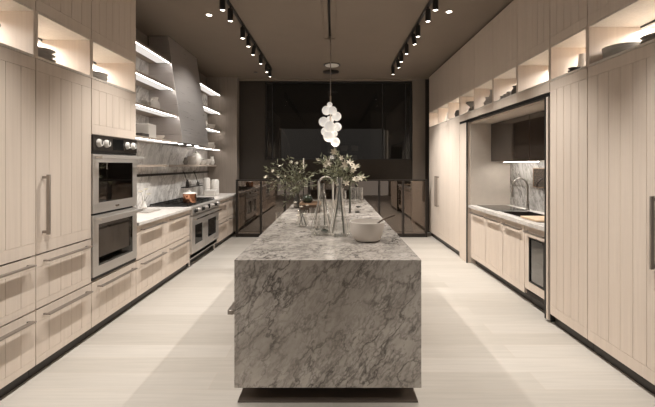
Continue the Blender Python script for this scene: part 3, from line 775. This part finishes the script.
def downlight(x, y, lab):
    t = thing('recessed_downlight', (x, y, CEIL-.006), lab, 'downlight', 'recessed downlights')
    MB().lathe([(.036, -.006), (.052, -.006), (.052, -.0005), (.036, -.0005), (.036, -.006)], x, y, CEIL, 28).build('trim_ring', M['nickel'], t, smooth=True)
    MB().lathe([(0, -.003), (.035, -.003), (.035, -.001), (0, -.001)], x, y, CEIL, 24).build('lens', M['lens'], t)
downlight(-1.605, 4.79, 'small round recessed downlight left of the left ceiling track')
downlight(1.47, 4.69, 'small round recessed downlight right of the right ceiling track')
tag(MB().lathe([(0, -.01), (.03, -.01), (.045, 0), (0, 0)], -1.62, 7.75, CEIL-.0005).build('ceiling_sensor', M['darkmetal'], smooth=True), 'small dark round ceiling sensor near the far end of the left track', 'sensor')
# ceiling slot
sl_ = thing('slot_diffuser', (-.05, 3.4, CEIL), 'long recessed linear slot in the ceiling above the island', 'ceiling slot')
MB().box(sx0+.002, sx0+.02, sy0+.002, sy1-.002, CEIL-.004, CEIL+.045).build('slot_edge', M['ceiling'], sl_)
MB().box(sx1-.02, sx1-.002, sy0+.002, sy1-.002, CEIL-.004, CEIL+.045).build('slot_edge', M['ceiling'], sl_)
MB().box(-.059, -.041, sy0+.01, sy1-.01, CEIL+.012, CEIL+.04).build('slot_blade', M['black'], sl_)
MB().box(-.124, -.068, sy0+.01, sy1-.01, CEIL+.006, CEIL+.03).build('slot_cover', M['ceiling'], sl_)
MB().box(-.032, .024, sy0+.01, sy1-.01, CEIL+.006, CEIL+.03).build('slot_cover', M['ceiling'], sl_)
X, _ = P(332, 0, 7.18)
t = thing('ceiling_speaker', (X, 7.18, CEIL-.02), 'round white ceiling disc with dark rim, beyond the pendant lamp', 'ceiling fixture')
MB().lathe([(0, -.02), (.13, -.02), (.135, -.014), (.135, -.001), (0, -.001)], X, 7.18, CEIL, 40).build('disc', M['white'], t, smooth=True)
MB().lathe([(.137, -.012), (.165, -.012), (.165, -.001), (.137, -.001), (.137, -.012)], X, 7.18, CEIL, 40).build('rim', M['darkmetal'], t, smooth=True)
X, _ = P(331, 0, 7.70)
tag(MB().lathe([(0, -.02), (.155, -.02), (.17, -.012), (.17, -.001), (0, -.001)], X, 7.70, CEIL, 40).build('ceiling_speaker', M['darkmetal'], smooth=True), 'round dark ceiling disc farthest from the camera, beyond the white one', 'ceiling fixture')

# pendant of opal globes
PY = 5.62
pe = thing('pendant_lamp', (P(330.5, 0, PY)[0], PY, CEIL), 'pendant lamp of clustered white glass globes over the island', 'pendant lamp')
pxc = P(330.5, 0, PY)[0]
MB().tube([(pxc, PY, CEIL+.012), (pxc, PY, P(0, 96, PY)[1])], .0075, 8).build('cord', M['nickel'], pe, smooth=True)
MB().tube([(pxc, PY, P(0, 96, PY)[1]), (pxc, PY, P(0, 132, PY)[1])], .012, 8).build('stem', M['chrome'], pe, smooth=True)
gl = [(315+0, 0, 0)]
glb = [(365, 222, 11, 0), (352, 246, 19, .04), (377, 246, 17, -.05), (393, 270, 19, .03), (340, 292, 20, 0), (366, 284, 16, .08), (365, 312, 23, -.06), (395, 313, 18, .03), (347, 332, 18, .05), (362, 350, 24, -.04), (382, 340, 15, .07), (388, 374, 19, 0)]
first = None
for (cx, cy, r, dy) in glb:
    u, v = 240+cx/4.067, 50+cy/4.067
    Y = PY+dy; X, Z = P(u, v, Y); rr = r/4.067*Y/F
    if first is None:
        first = MB().sphere((0, 0, 0), 1.0, 28).build('globe', M['globe'], pe, smooth='full', origin=(0, 0, 0)); g_ = first
    else:
        g_ = first.copy(); COL.objects.link(g_); g_.parent = pe
    g_.location = Vector((X, Y, Z))-Vector(pe['w']); g_.scale = (rr,)*3
pl = bpy.data.lights.new('pendant_glow', 'POINT'); pl.energy = 9; pl.color = (1, .88, .75); pl.shadow_soft_size = .12
po = bpy.data.objects.new('pendant_glow', pl); COL.objects.link(po); po.location = (pxc, PY-.02, 1.70)

# ------------------------------------------------------------------ tableware helpers
def bowl(x, y, z, r, h, mat, label, name='bowl', cat='bowl', group=None, foot=.45):
    o = MB().lathe([(0, 0), (r*foot, 0), (r*foot*1.05, .006), (r*.82, h*.45), (r, h), (r*.965, h), (r*.78, h*.48), (r*foot*.9, .014), (0, .012)], x, y, z, 36).build(name, M[mat], smooth=True)
    return tag(o, label, cat, group)
def vessel(x, y, z, prof, mat, label, name, cat, group=None):
    return tag(MB().lathe(prof, x, y, z, 32).build(name, M[mat], smooth=True), label, cat, group)
def stack(x, y, z, r, n, dz, mat, label, name, cat, group):
    ords = ['bottom', 'second', 'third', 'fourth', 'fifth', 'sixth', 'seventh']
    first = None
    for k in range(n):
        o_lab = ('topmost' if k == n-1 else ords[k])+' '+label
        loc = (x+random.uniform(-.004, .004), y+random.uniform(-.004, .004), z+k*dz)
        if first is None:
            hh = dz*.9
            first = MB().lathe([(0, 0), (r*.6, 0), (r*.64, hh*.25), (r, hh*.93), (r, hh), (r*.97, hh), (r*.6, hh*.42), (0, hh*.4)], loc[0], loc[1], loc[2], 36).build(name, M[mat], smooth=True)
            tag(first, o_lab, cat, group)
        else: copy_tree(first, loc, o_lab)

# left niches (floor 2.315)
zN = 2.3155
bowl(-2.27, 2.30, zN, .155, .12, 'bottleglass', 'wide smoked glass bowl in the first niche at the left edge')
stack(-2.27, 2.30, zN+.02, .11, 2, .016, 'grey', 'grey plate inside the smoked glass bowl, left edge niche', 'plate', 'plate', 'plates in the glass bowl')
stack(-2.27, 2.86, zN, .105, 3, .036, 'greylight', 'dark grey bowl of the stack in the middle left niche', 'bowl', 'bowl', 'dark bowls in the middle left niche')
stack(-2.27, 3.46, zN, .14, 4, .018, 'greyplate', 'grey plate of the stack above the double oven', 'plate', 'plate', 'plates above the double oven')
# right niches (floor zn)
zR = zn+.0005
stack(2.25, 2.885, zR, .125, 5, .020, 'greyplate', 'grey plate of the far stack in the right edge niche', 'plate', 'plate', 'far plate stack in the right edge niche')
stack(2.30, 2.60, zR, .115, 3, .030, 'greylight', 'dark grey bowl of the near stack in the right edge niche', 'bowl', 'bowl', 'near bowl stack in the right edge niche')
vessel(2.30, 3.40, zR, [(0, 0), (.052, 0), (.052, .01), (.036, .19), (.036, .195), (.03, .195), (.044, .015), (0, .012)], 'white', 'tall white tapering vase in the niche left of the right edge niche', 'vase', 'vase')
stack(2.155, 3.30, zR, .055, 2, .022, 'darkgrey', 'small dark bowl beside the tall white vase', 'bowl', 'bowl', 'small dark bowls beside the tall white vase')
def jug(x, y, z, h, r, mat, label, name='jug'):
    t = thing(name, (x, y, z), label, 'jug')
    MB().lathe([(0, 0), (r*.7, 0), (r, h*.3), (r*.85, h*.6), (r*.55, h*.82), (r*.7, h), (r*.6, h), (r*.45, h*.82), (r*.7, h*.5), (r*.6, .01), (0, .01)], x, y, z, 28).build('jug_body', M[mat], t, smooth=True)
    pts = [(x, y-r*.62, z+h*.9)]+[(x, y-r*.7-r*.75*math.sin(a*PI/6), z+h*(.88-.5*a/6)) for a in range(1, 6)]+[(x, y-r*.85, z+h*.36)]
    MB().tube(pts, r*.1, 8).build('handle', M[mat], t, smooth=True)
    return t
jug(2.20, 4.46, zR, .13, .05, 'darkgrey', 'small dark jug in the second niche over the alcove')
for i, (y, h) in enumerate(((4.56, .08), (4.64, .065), (4.73, .06))):
    vessel(2.17, y, zR, [(0, 0), (.026, 0), (.032, h), (.029, h), (.023, .006), (0, .006)], 'greylight', ['nearest', 'middle', 'farthest'][i]+' small pale cup behind the dark jug, second alcove niche', 'cup', 'cup', 'small cups in the second alcove niche')
jug(2.18, 5.05, zR, .20, .055, 'greylight', 'slim pale grey jug in the third niche over the alcove')
vessel(2.18, 5.20, zR, [(0, 0), (.04, 0), (.06, .05), (.03, .10), (.04, .13), (.03, .13), (0, .02)], 'greylight', 'pale round vase behind the slim jug, third alcove niche', 'vase', 'vase')
bowl(2.18, 4.93, zR, .05, .06, 'darkgrey', 'small dark bowl nearest in the third niche over the alcove')
vessel(2.19, 5.83, zR, [(0, 0), (.06, 0), (.07, .03), (.03, .08), (.035, .1), (.09, .15), (.085, .17), (0, .14)], 'grey', 'grey footed bowl in the farthest niche over the alcove', 'footed_bowl', 'bowl')
bowl(2.17, 5.66, zR, .045, .07, 'darkgrey', 'little dark bowl beside the grey footed bowl')
vessel(2.18, 6.42, zR, [(0, 0), (.05, 0), (.07, .06), (.05, .12), (.03, .13), (0, .13)], 'darkgrey', 'round dark pot in the niche just past the alcove', 'pot', 'pot')
jug(2.17, 6.95, zR, .16, .05, 'white', 'white jug in the niche second from the far right end')

# left shelves: Z tops 3.095, 2.69, 2.285, 1.885, 1.535
def on(u, Xp): return -Xp*F/(333-u) if False else abs(Xp)*F/(333-u)
S3, S4, S5 = 2.2855, 1.8855, 1.5355
jug(-2.50, on(154.5, 2.50), S3, .19, .075, 'white', 'white jug on the third shelf before the hood')
for i, u in enumerate((143.5, 147.5)):
    vessel(-2.52, on(u, 2.52), S3, [(0, 0), (.035, 0), (.04, .10), (.036, .10), (.03, .008), (0, .008)], 'glass', ['nearer', 'farther'][i]+' clear tumbler beside the white jug, third shelf', 'tumbler', 'glass', 'tumblers on the third shelf')
tag(MB().box(-2.62, -2.42, 4.86, 5.07, S4, S4+.19).build('storage_box', M['white'], bevel=.008), 'white box on the fourth shelf before the hood', 'box')
tag(MB().box(-2.58, -2.40, 4.66, 4.83, S4, S4+.05).build('book', M['darkgrey'], bevel=.003), 'dark book lying before the white box, fourth shelf', 'book')
bowl(-2.47, 5.20, S4, .10, .06, 'white', 'white bowl beside the white box on the fourth shelf before the hood')
jug(-2.62, on(205.5, 2.62), S3, .16, .06, 'white', 'white jug on the third shelf beyond the hood')
bowl(-2.6, on(210.5, 2.6), S3, .10, .10, 'white', 'white bowl on the third shelf beyond the hood')
bowl(-2.6, on(208, 2.6), S4, .13, .11, 'white', 'white bowl on the fourth shelf beyond the hood')
vessel(-2.6, on(212.5, 2.6), S4, [(0, 0), (.05, 0), (.06, .06), (.03, .1), (0, .11)], 'white', 'white lidded pot on the fourth shelf beyond the hood', 'pot', 'pot')
vessel(-2.68, on(185.5, 2.68), S5, [(0, 0), (.03, 0), (.045, .05), (.03, .09), (.02, .13), (.012, .13), (0, .1)], 'grey', 'small dark grey vase at the near end of the low grey shelf', 'vase', 'vase')
vessel(-2.69, on(192, 2.69), S5, [(0, 0), (.07, 0), (.08, .02), (.08, .16), (.07, .17), (0, .17)], 'greylight', 'grey canister with lid on the low grey shelf', 'canister', 'canister')
vessel(-2.675, on(196.5, 2.675), S5, [(0, 0), (.05, 0), (.09, .07), (.10, .13), (.07, .2), (.03, .23), (.035, .25), (0, .25)], 'white', 'round white pot standing behind the grey canister, low shelf', 'pot', 'pot')
bowl(-2.67, on(202, 2.67), S5, .09, .09, 'white', 'white bowl in the middle of the low grey shelf')
bowl(-2.67, on(207, 2.67), S5, .09, .12, 'white', 'deep white bowl toward the far end of the low grey shelf')
jug(-2.66, on(212, 2.66), S5, .18, .055, 'white', 'white jug at the far end of the low grey shelf')

# counter things on the left
cp_ = thing('copper_pot', (-2.24, 5.78, .945), 'copper pot with pale lid on the steel range', 'pot')
MB().lathe([(0, 0), (.092, 0), (.098, .008), (.10, .135), (.104, .138), (.096, .138), (.094, .012), (0, .01)], -2.24, 5.78, .945, 36).build('pot_body', M['copper'], cp_, smooth=True)
MB().lathe([(0, .14), (.104, .14), (.09, .152), (.02, .165), (.016, .19), (0, .192)], -2.24, 5.78, .945, 36).build('lid', M['white'], cp_, smooth=True)
for s in (-1, 1): MB().tube([(-2.24, 5.78+s*.1, 1.05), (-2.24, 5.78+s*.135, 1.055), (-2.24, 5.78+s*.1, 1.03)], .006, 8).build('handle', M['copper'], cp_, smooth=True)
vessel(-2.60, 7.62, .909, [(0, 0), (.065, 0), (.07, .02), (.07, .33), (.05, .36), (0, .36)], 'white', 'taller left white canister at the far end of the counter', 'canister', 'canister', 'white canisters on the far counter')
vessel(-2.46, 7.72, .909, [(0, 0), (.075, 0), (.08, .02), (.08, .29), (.06, .32), (0, .32)], 'white', 'broader right white canister at the far end of the counter', 'canister', 'canister', 'white canisters on the far counter')
tag(MB().box(-2.58, -2.34, 7.38, 7.55, .909, 1.03).build('ceramic_box', M['white'], bevel=.02), 'low white ceramic box in front of the white canisters', 'box')
mg = thing('open_magazine', (-2.50, 4.95, .909), 'open grey magazine lying on the counter by the double oven', 'magazine')
mb = MB()
for s in (-1, 1):
    pts = [(0, .010)]
    prof = [(0, .004), (.05, .014), (.11, .012), (.17, .006)]
    top = [(-2.50, 4.95+s*a, .909+b+.004) for a, b in prof]
    vA = [mb.bm.verts.new((-2.62, p[1], p[2])) for p in top]; vB = [mb.bm.verts.new((-2.38, p[1], p[2])) for p in top]
    wA = [mb.bm.verts.new((-2.62, p[1], .9095)) for p in top]; wB = [mb.bm.verts.new((-2.38, p[1], .9095)) for p in top]
    for i in range(3):
        mb.bm.faces.new((vA[i], vA[i+1], vB[i+1], vB[i])); mb.bm.faces.new((wA[i], wA[i+1], wB[i+1], wB[i]))
        mb.bm.faces.new((vA[i], vA[i+1], wA[i+1], wA[i])); mb.bm.faces.new((vB[i], vB[i+1], wB[i+1], wB[i]))
    mb.bm.faces.new((vA[3], vB[3], wB[3], wA[3])); mb.bm.faces.new((vA[0], vB[0], wB[0], wA[0]))
mb.build('pages', M['greylight'], mg, smooth=True)
# small flower vase by the oven
def flower(mb, c, r, d=(0, -.3, 1), n=6):
    d = Vector(d).normalized(); a = d.cross(Vector((.3, .9, .1))).normalized(); b_ = d.cross(a)
    for k in range(n):
        t = k*2*PI/n+random.uniform(-.15, .15)
        dr = (a*math.cos(t)+b_*math.sin(t))*.9+d*.45
        mb.leaf(c, dr, r, r*.42, up=d, curl=.25)
    return mb
fv = thing('bud_vase', (-2.62, 5.12, .909), 'small white vase beside the magazine at the oven end of the counter', 'vase')
MB().lathe([(0, 0), (.03, 0), (.045, .04), (.02, .10), (.022, .12), (.016, .12), (0, .02)], -2.62, 5.12, .909).build('vase_body', M['white'], fv, smooth=True)
bf = thing('flower_sprig', (-2.62, 5.12, .95), 'white blossom sprig in the small vase by the oven', 'flowers')
mb = MB()
tips = [(-2.60, 5.14, 1.19), (-2.65, 5.10, 1.16), (-2.58, 5.18, 1.12)]
for tp in tips: mb.tube([(-2.62, 5.12, .94), tuple((Vector(tp)+Vector((-2.62, 5.12, 1.02)))/2), tp], .002, 5)
mb.build('stems', M['stem'], bf)
for tp in tips:
    mb = MB(); flower(mb, tp, .04); mb.build('blossom', M['petal'], bf, solid=.001)

# ------------------------------------------------------------------ things on the island (top z = .92)
TZ = iz+.0008
wb = thing('serving_bowl', (.275, 2.99, TZ), 'large white bowl on the near right corner of the island', 'bowl')
r, h = .142, .155
MB().lathe([(0, 0), (.085, 0), (.105, .012), (.128, .06), (.138, .11), (r, h), (r-.006, h+.001), (.131, .11), (.12, .06), (.09, .014), (0, .012)], .275, 2.99, TZ, 48).build('bowl_body', M['bowlwhite'], wb, smooth=True)
sp = MB(); sp.tube([(.24, 2.99, TZ+.03), (.36, 3.0, TZ+.135), (.41, 3.01, TZ+.168), (.50, 3.02, TZ+.20)], [.012, .006, .006, .008], 10)
tag(sp.build('wooden_spoon', M['darkwood'], smooth=True), 'dark wooden spoon leaning out of the large white bowl', 'spoon')
def cone_flask(x, y, h, r, label, neck=.02):
    t = thing('glass_decanter', (x, y, TZ), label, 'glass vase')
    MB().lathe([(0, .001), (r*.9, .001), (r, .012), (r*.96, .05), (r*.45, h*.55), (neck*1.2, h*.82), (neck, h*.9), (neck*1.25, h), (neck*1.1, h)], x, y, TZ, 36).build('flask', M['glass'], t, smooth=True)
    return t
cone_flask(-.105, 3.60, .43, .11, 'tall clear conical decanter with crossed twigs, left of the tallest one')
cone_flask(.055, 3.20, .50, .095, 'tallest clear conical decanter beside the large white bowl')
def twigs(name, label, segs, blossoms=(), rad=.004, mat='twig'):
    t = thing(name, segs[0][0], label, 'twigs')
    mb = MB()
    for s in segs:
        a, b = Vector(s[0]), Vector(s[1]); m_ = (a+b)/2+Vector((random.uniform(-.012, .012), 0, .008))
        mb.tube([a, m_, b], [rad*1.2, rad, rad*.7], 7)
    mb.build('stems', M[mat], t, smooth=True)
    for c in blossoms:
        q = MB(); flower(q, c, .022, n=5); q.build('blossom', M['petal'], t, solid=.001)
    return t
twigs('twig_bundle', 'crossed dark twigs standing inside the left conical decanter',
      [((-.17, 3.60, TZ+.03), (-.085, 3.60, 1.40)), ((-.03, 3.60, TZ+.03), (-.14, 3.60, 1.42)), ((-.08, 3.56, TZ+.03), (-.11, 3.61, 1.36))], rad=.004)
twigs('twig_bundle', 'dark green stem and twigs inside the tallest conical decanter',
      [((.095, 3.19, TZ+.02), (.045, 3.20, 1.46)), ((-.005, 3.20, TZ+.02), (.06, 3.20, 1.38))], rad=.0065, mat='taper')
# low vase with crossing stems at left
vessel(-.30, 3.66, TZ, [(0, .001), (.05, .001), (.062, .02), (.062, .06), (.045, .12), (.055, .16), (.052, .16)], 'glass', 'short clear glass vase with crossed twigs, leftmost of the near glasses', 'glass_vase', 'glass vase')
twigs('twig_bundle', 'crossed dark twigs with small pale blossoms in the short left vase',
      [((-.335, 3.66, TZ+.01), (-.255, 3.66, 1.13)), ((-.265, 3.66, TZ+.01), (-.36, 3.66, 1.16)), ((-.30, 3.64, TZ+.02), (-.33, 3.60, 1.10))],
      [(-.255, 3.66, 1.13), (-.37, 3.65, 1.16), (-.31, 3.62, 1.12), (-.28, 3.63, 1.05), (-.34, 3.60, 1.04)])
gd = thing('glass_dish', (-.115, 3.24, TZ), 'shallow clear glass dish at the front of the glassware', 'dish')
MB().lathe([(0, .001), (.06, .001), (.085, .02), (.088, .045), (.084, .045), (.08, .022), (.055, .008), (0, .008)], -.115, 3.24, TZ, 36).build('dish', M['glass'], gd, smooth=True)
tag(MB().sphere((-.075, 3.22, TZ+.034), .022, 16, (1.5, 1, .8)).build('olive', M['green'], smooth='full'), 'dark olive-green fruit lying in the glass dish', 'fruit')
# tray with gourd
ty = thing('serving_tray', (-.29, 4.82, TZ), 'dark wooden box tray with brown rim among the glassware', 'tray')
MB().box(-.415, -.165, 4.70, 4.95, TZ, TZ+.10).build('box_body', M['darkwood'], ty, bevel=.003)
frame_ = MB(); 
for (a, b, c_, d_) in ((-.425, -.155, 4.69, 4.705), (-.425, -.155, 4.945, 4.96), (-.425, -.41, 4.705, 4.945), (-.17, -.155, 4.705, 4.945)): frame_.box(a, b, c_, d_, TZ+.1005, TZ+.125)
frame_.build('rim', M['midwood'], ty, bevel=.002)
gd2 = thing('gourd', (-.33, 4.82, TZ+.101), 'dark green round gourd resting on the wooden tray', 'gourd')
MB().sphere((-.33, 4.82, TZ+.101+.062), .068, 24, (1, 1, .9)).build('fruit', M['green'], gd2, smooth='full')
MB().tube([(-.33, 4.82, TZ+.218), (-.325, 4.82, TZ+.25)], .006, 8).build('stalk', M['twig'], gd2)
# white arch
ar = MB(); pts = [(-.20, 5.25, TZ)]+[(-.10-.10*math.cos(a*PI/12), 5.25, TZ+.34+.10*math.sin(a*PI/12)) for a in range(13)]+[(0, 5.25, TZ)]
tag(ar.tube(pts, .014, 12).build('arch_ornament', M['bowlwhite'], smooth=True), 'pale arched ornament standing behind the conical decanters', 'ornament')
# candles
cd = thing('candle_holder', (.215, 4.68, TZ), 'slim dark green taper candle standing right of the bouquet', 'candle')
MB().lathe([(0, 0), (.022, 0), (.02, .012), (.012, .02), (.012, .05), (0, .05)], .215, 4.68, TZ).build('foot', M['darkmetal'], cd, smooth=True)
MB().tube([(.215, 4.68, TZ+.05), (.215, 4.68, TZ+.35)], [.012, .010], 12).build('taper', M['taper'], cd, smooth=True)
cd = thing('candle_holder', (-.49, 6.15, TZ), 'thin white taper candle on a tall dark holder behind the left bouquet', 'candle')
MB().lathe([(0, 0), (.05, 0), (.045, .01), (.01, .03), (.008, .52), (.02, .54), (0, .54)], -.49, 6.15, TZ).build('holder', M['darkmetal'], cd, smooth=True)
MB().tube([(-.49, 6.15, TZ+.54), (-.49, 6.15, TZ+.72)], [.011, .008], 10).build('taper', M['wax'], cd, smooth=True)
# cylinder glasses
cyl = lambda r, h: [(0, .001), (r*.95, .001), (r, .01), (r, h), (r-.003, h)]
for (u, Y, r, h, lab) in ((321, 5.5, .05, .24, 'clear cylinder glass left of the pale arch'), (343, 5.55, .05, .23, 'clear cylinder glass under the cream lilies'),
                          (353.5, 5.9, .048, .26, 'left of the pair of clear cylinder glasses at the far right'), (360, 5.95, .048, .25, 'right of the pair of clear cylinder glasses at the far right'),
                          (331, 4.3, .04, .20, 'clear cylinder glass standing between the two conical decanters'), (313, 4.15, .04, .13, 'clear tumbler in front of the wooden tray'),
                          (279, 3.9, .034, .11, 'clear tumbler near the left edge of the island')):
    vessel(P(u, 0, Y)[0], Y, TZ, cyl(r, h), 'glass', lab, 'glass_cylinder', 'glass', 'clear glasses on the island')
vt = thing('votive', (.31, 4.72, TZ), 'small glass votive with dark wax right of the taper candle', 'candle')
MB().lathe(cyl(.035, .05), .31, 4.72, TZ).build('cup', M['glass'], vt, smooth=True)
MB().lathe([(0, .004), (.03, .004), (.03, .022), (0, .022)], .31, 4.72, TZ).build('candle_wax', M['darkgrey'], vt, smooth=True)
bowl(.50, 6.42, TZ, .06, .035, 'darkgrey', 'small dark dish at the far right corner of the island', 'dish', 'dish')
bowl(.36, 5.3, TZ, .04, .02, 'darkgrey', 'tiny dark dish on the right side of the island behind the votive', 'dish', 'dish')

# bouquets
def branch(a, b, sag=.06, n=6):
    a, b = Vector(a), Vector(b); pts = []
    off = Vector((random.uniform(-1, 1), random.uniform(-1, 1), 0))*.02
    for i in range(n+1):
        t = i/n; pts.append(a.lerp(b, t)+Vector((0, 0, sag*math.sin(t*PI)))+off*math.sin(t*PI*1.3))
    return pts
def bouquet(root, label, tips, leafmat, leaf_l, leaf_w, per, flowers, mouth, name='flower_bouquet', spread=1.0, fr=.05):
    t = thing(name, root, label, 'flowers')
    st = MB(); lf = MB()
    for tp in tips:
        pts = [Vector(root)+Vector((random.uniform(-.02, .02), random.uniform(-.02, .02), 0)), Vector(mouth)+Vector((random.uniform(-.02, .02), random.uniform(-.02, .02), 0))]
        br_ = branch(pts[1], tp); st.tube([pts[0]]+br_, [.003]*2+[.0025]*(len(br_)-2)+[.001], 5)
        for k in range(per):
            tt = random.uniform(.25, 1.0); i = min(int(tt*(len(br_)-1)), len(br_)-2)
            p = br_[i].lerp(br_[i+1], tt*(len(br_)-1)-i); d = (br_[i+1]-br_[i]).normalized()
            d2 = (d*.8+Vector((random.uniform(-1, 1), random.uniform(-1, 1), random.uniform(-.7, .9)))*spread)
            lf.leaf(p, d2, leaf_l*random.uniform(.6, 1.2), leaf_w*random.uniform(.7, 1.2))
    st.build('stems', M['stem'], t, smooth=True)
    lf.build('foliage', M[leafmat], t)
    for (c, s) in flowers:
        q = MB(); flower(q, c, fr*s, (random.uniform(-.6, .6), random.uniform(-1, -.3), random.uniform(.1, .9)))
        q.build('blossom', M['petal'], t, solid=.0015)
    return t
# left: olive / eucalyptus spray leaning out over the island's left edge
Yv = 5.25
vx = -.50
vessel(vx, Yv, TZ, [(0, .001), (.05, .001), (.06, .02), (.055, .12), (.035, .18), (.045, .21), (.042, .21)], 'bottleglass', 'smoked glass vase that holds the leafy left bouquet', 'glass_vase', 'glass vase')
tips = []
for (u, v) in [(262, 176), (266, 168), (270, 163), (276, 162), (284, 160), (289, 158), (294, 157), (302, 160), (306, 164), (264, 182), (270, 188), (268, 172), (272, 168), (277, 173), (275, 182), (281, 167), (283, 178), (280, 190), (286, 172), (287, 186), (284, 197), (290, 165), (293, 172), (296, 163), (298, 175), (301, 168), (303, 176), (305, 184), (309, 172), (313, 176), (318, 171), (312, 186), (292, 182), (297, 188), (286, 204), (290, 195), (316, 180), (300, 190)]:
    Y = Yv+random.uniform(-.22, .22); X, Z = P(u, v, Y); tips.append((X, Y, Z))
fl = []
for (u, v, s) in [(266, 177, .9), (273, 171, .8), (280, 166, .7), (291, 162, .9), (297, 163, .7), (285, 176, .6), (278, 177, .7), (300, 172, .5)]:
    X, Z = P(u, v, Yv-.05); fl.append(((X, Yv-.05, Z), s))
bouquet((vx, Yv, TZ+.01), 'loose leafy green bouquet with pale blossoms spilling over the left edge of the island', tips, 'leaf', .075, .011, 15, fl, (vx, Yv, TZ+.20), fr=.036)
# right: cream lilies
Yv = 4.95
vx = .09
vessel(vx, Yv, TZ, [(0, .001), (.05, .001), (.058, .02), (.05, .16), (.04, .24), (.055, .30), (.052, .30)], 'glass', 'clear glass vase that holds the cream lilies', 'glass_vase', 'glass vase')
tips = []
for (u, v) in [(316, 160), (320, 157), (324, 163), (328, 158), (334, 149), (337, 154), (341, 160), (347, 157), (352, 161), (356, 165), (358, 174), (364, 178), (350, 170), (344, 168), (330, 168), (322, 172), (336, 165), (355, 183), (326, 178), (346, 180), (338, 175), (333, 182)]:
    Y = Yv+random.uniform(-.2, .2); X, Z = P(u, v, Y); tips.append((X, Y, Z))
fl = []
for (u, v, s) in [(328, 163, 1.0), (326, 165, .8), (334, 152, .9), (345, 165, 1.1), (350, 163, 1.0), (355, 167, 1.2), (353, 171, .9), (361, 178, 1.2), (355, 180, 1.0), (346, 183, .9), (318, 160, .6), (341, 158, .7), (337, 184, .8)]:
    X, Z = P(u, v, Yv-.08); fl.append(((X, Yv-.08, Z), s))
bouquet((vx, Yv, TZ+.01), 'tall bouquet of cream lilies in the middle of the island', tips, 'leaf', .080, .019, 18, fl, (vx, Yv, TZ+.28), fr=.060)

# ------------------------------------------------------------------ light beyond the window, world, camera
l = bpy.data.lights.new('beyond', 'AREA'); l.energy = 5; l.size = .8; l.color = (1, .9, .8)
o = bpy.data.objects.new('beyond', l); COL.objects.link(o); o.location = (.2, 9.4, 4.0)
w = bpy.data.worlds.new('world'); SC.world = w; w.use_nodes = True
bg = w.node_tree.nodes['Background']; bg.inputs[0].default_value = (1, .91, .82, 1); bg.inputs[1].default_value = .62
cam = bpy.data.cameras.new('camera'); co = bpy.data.objects.new('camera', cam); COL.objects.link(co)
co.location = (0, 0, CZ); co.rotation_euler = (PI/2, 0, 0)
cam.sensor_fit = 'HORIZONTAL'; cam.sensor_width = 36.0; cam.lens = F/655*36.0
cam.shift_x = -5.5/655; cam.shift_y = -38.5/655
cam.clip_start = .05; cam.clip_end = 60
SC.camera = co
SC.view_settings.view_transform = 'Standard'; SC.view_settings.look = 'None'; SC.view_settings.gamma = 1
SC.view_settings.use_curve_mapping = False
SC.view_settings.exposure = 0.2
SC.cycles.use_denoising = True
SC.cycles.max_bounces = 8; SC.cycles.transparent_max_bounces = 24
SC.cycles.caustics_reflective = False; SC.cycles.caustics_refractive = False
SC.cycles.sample_clamp_indirect = 4.0
for o in bpy.data.objects:
    if 'w' in o: del o['w']
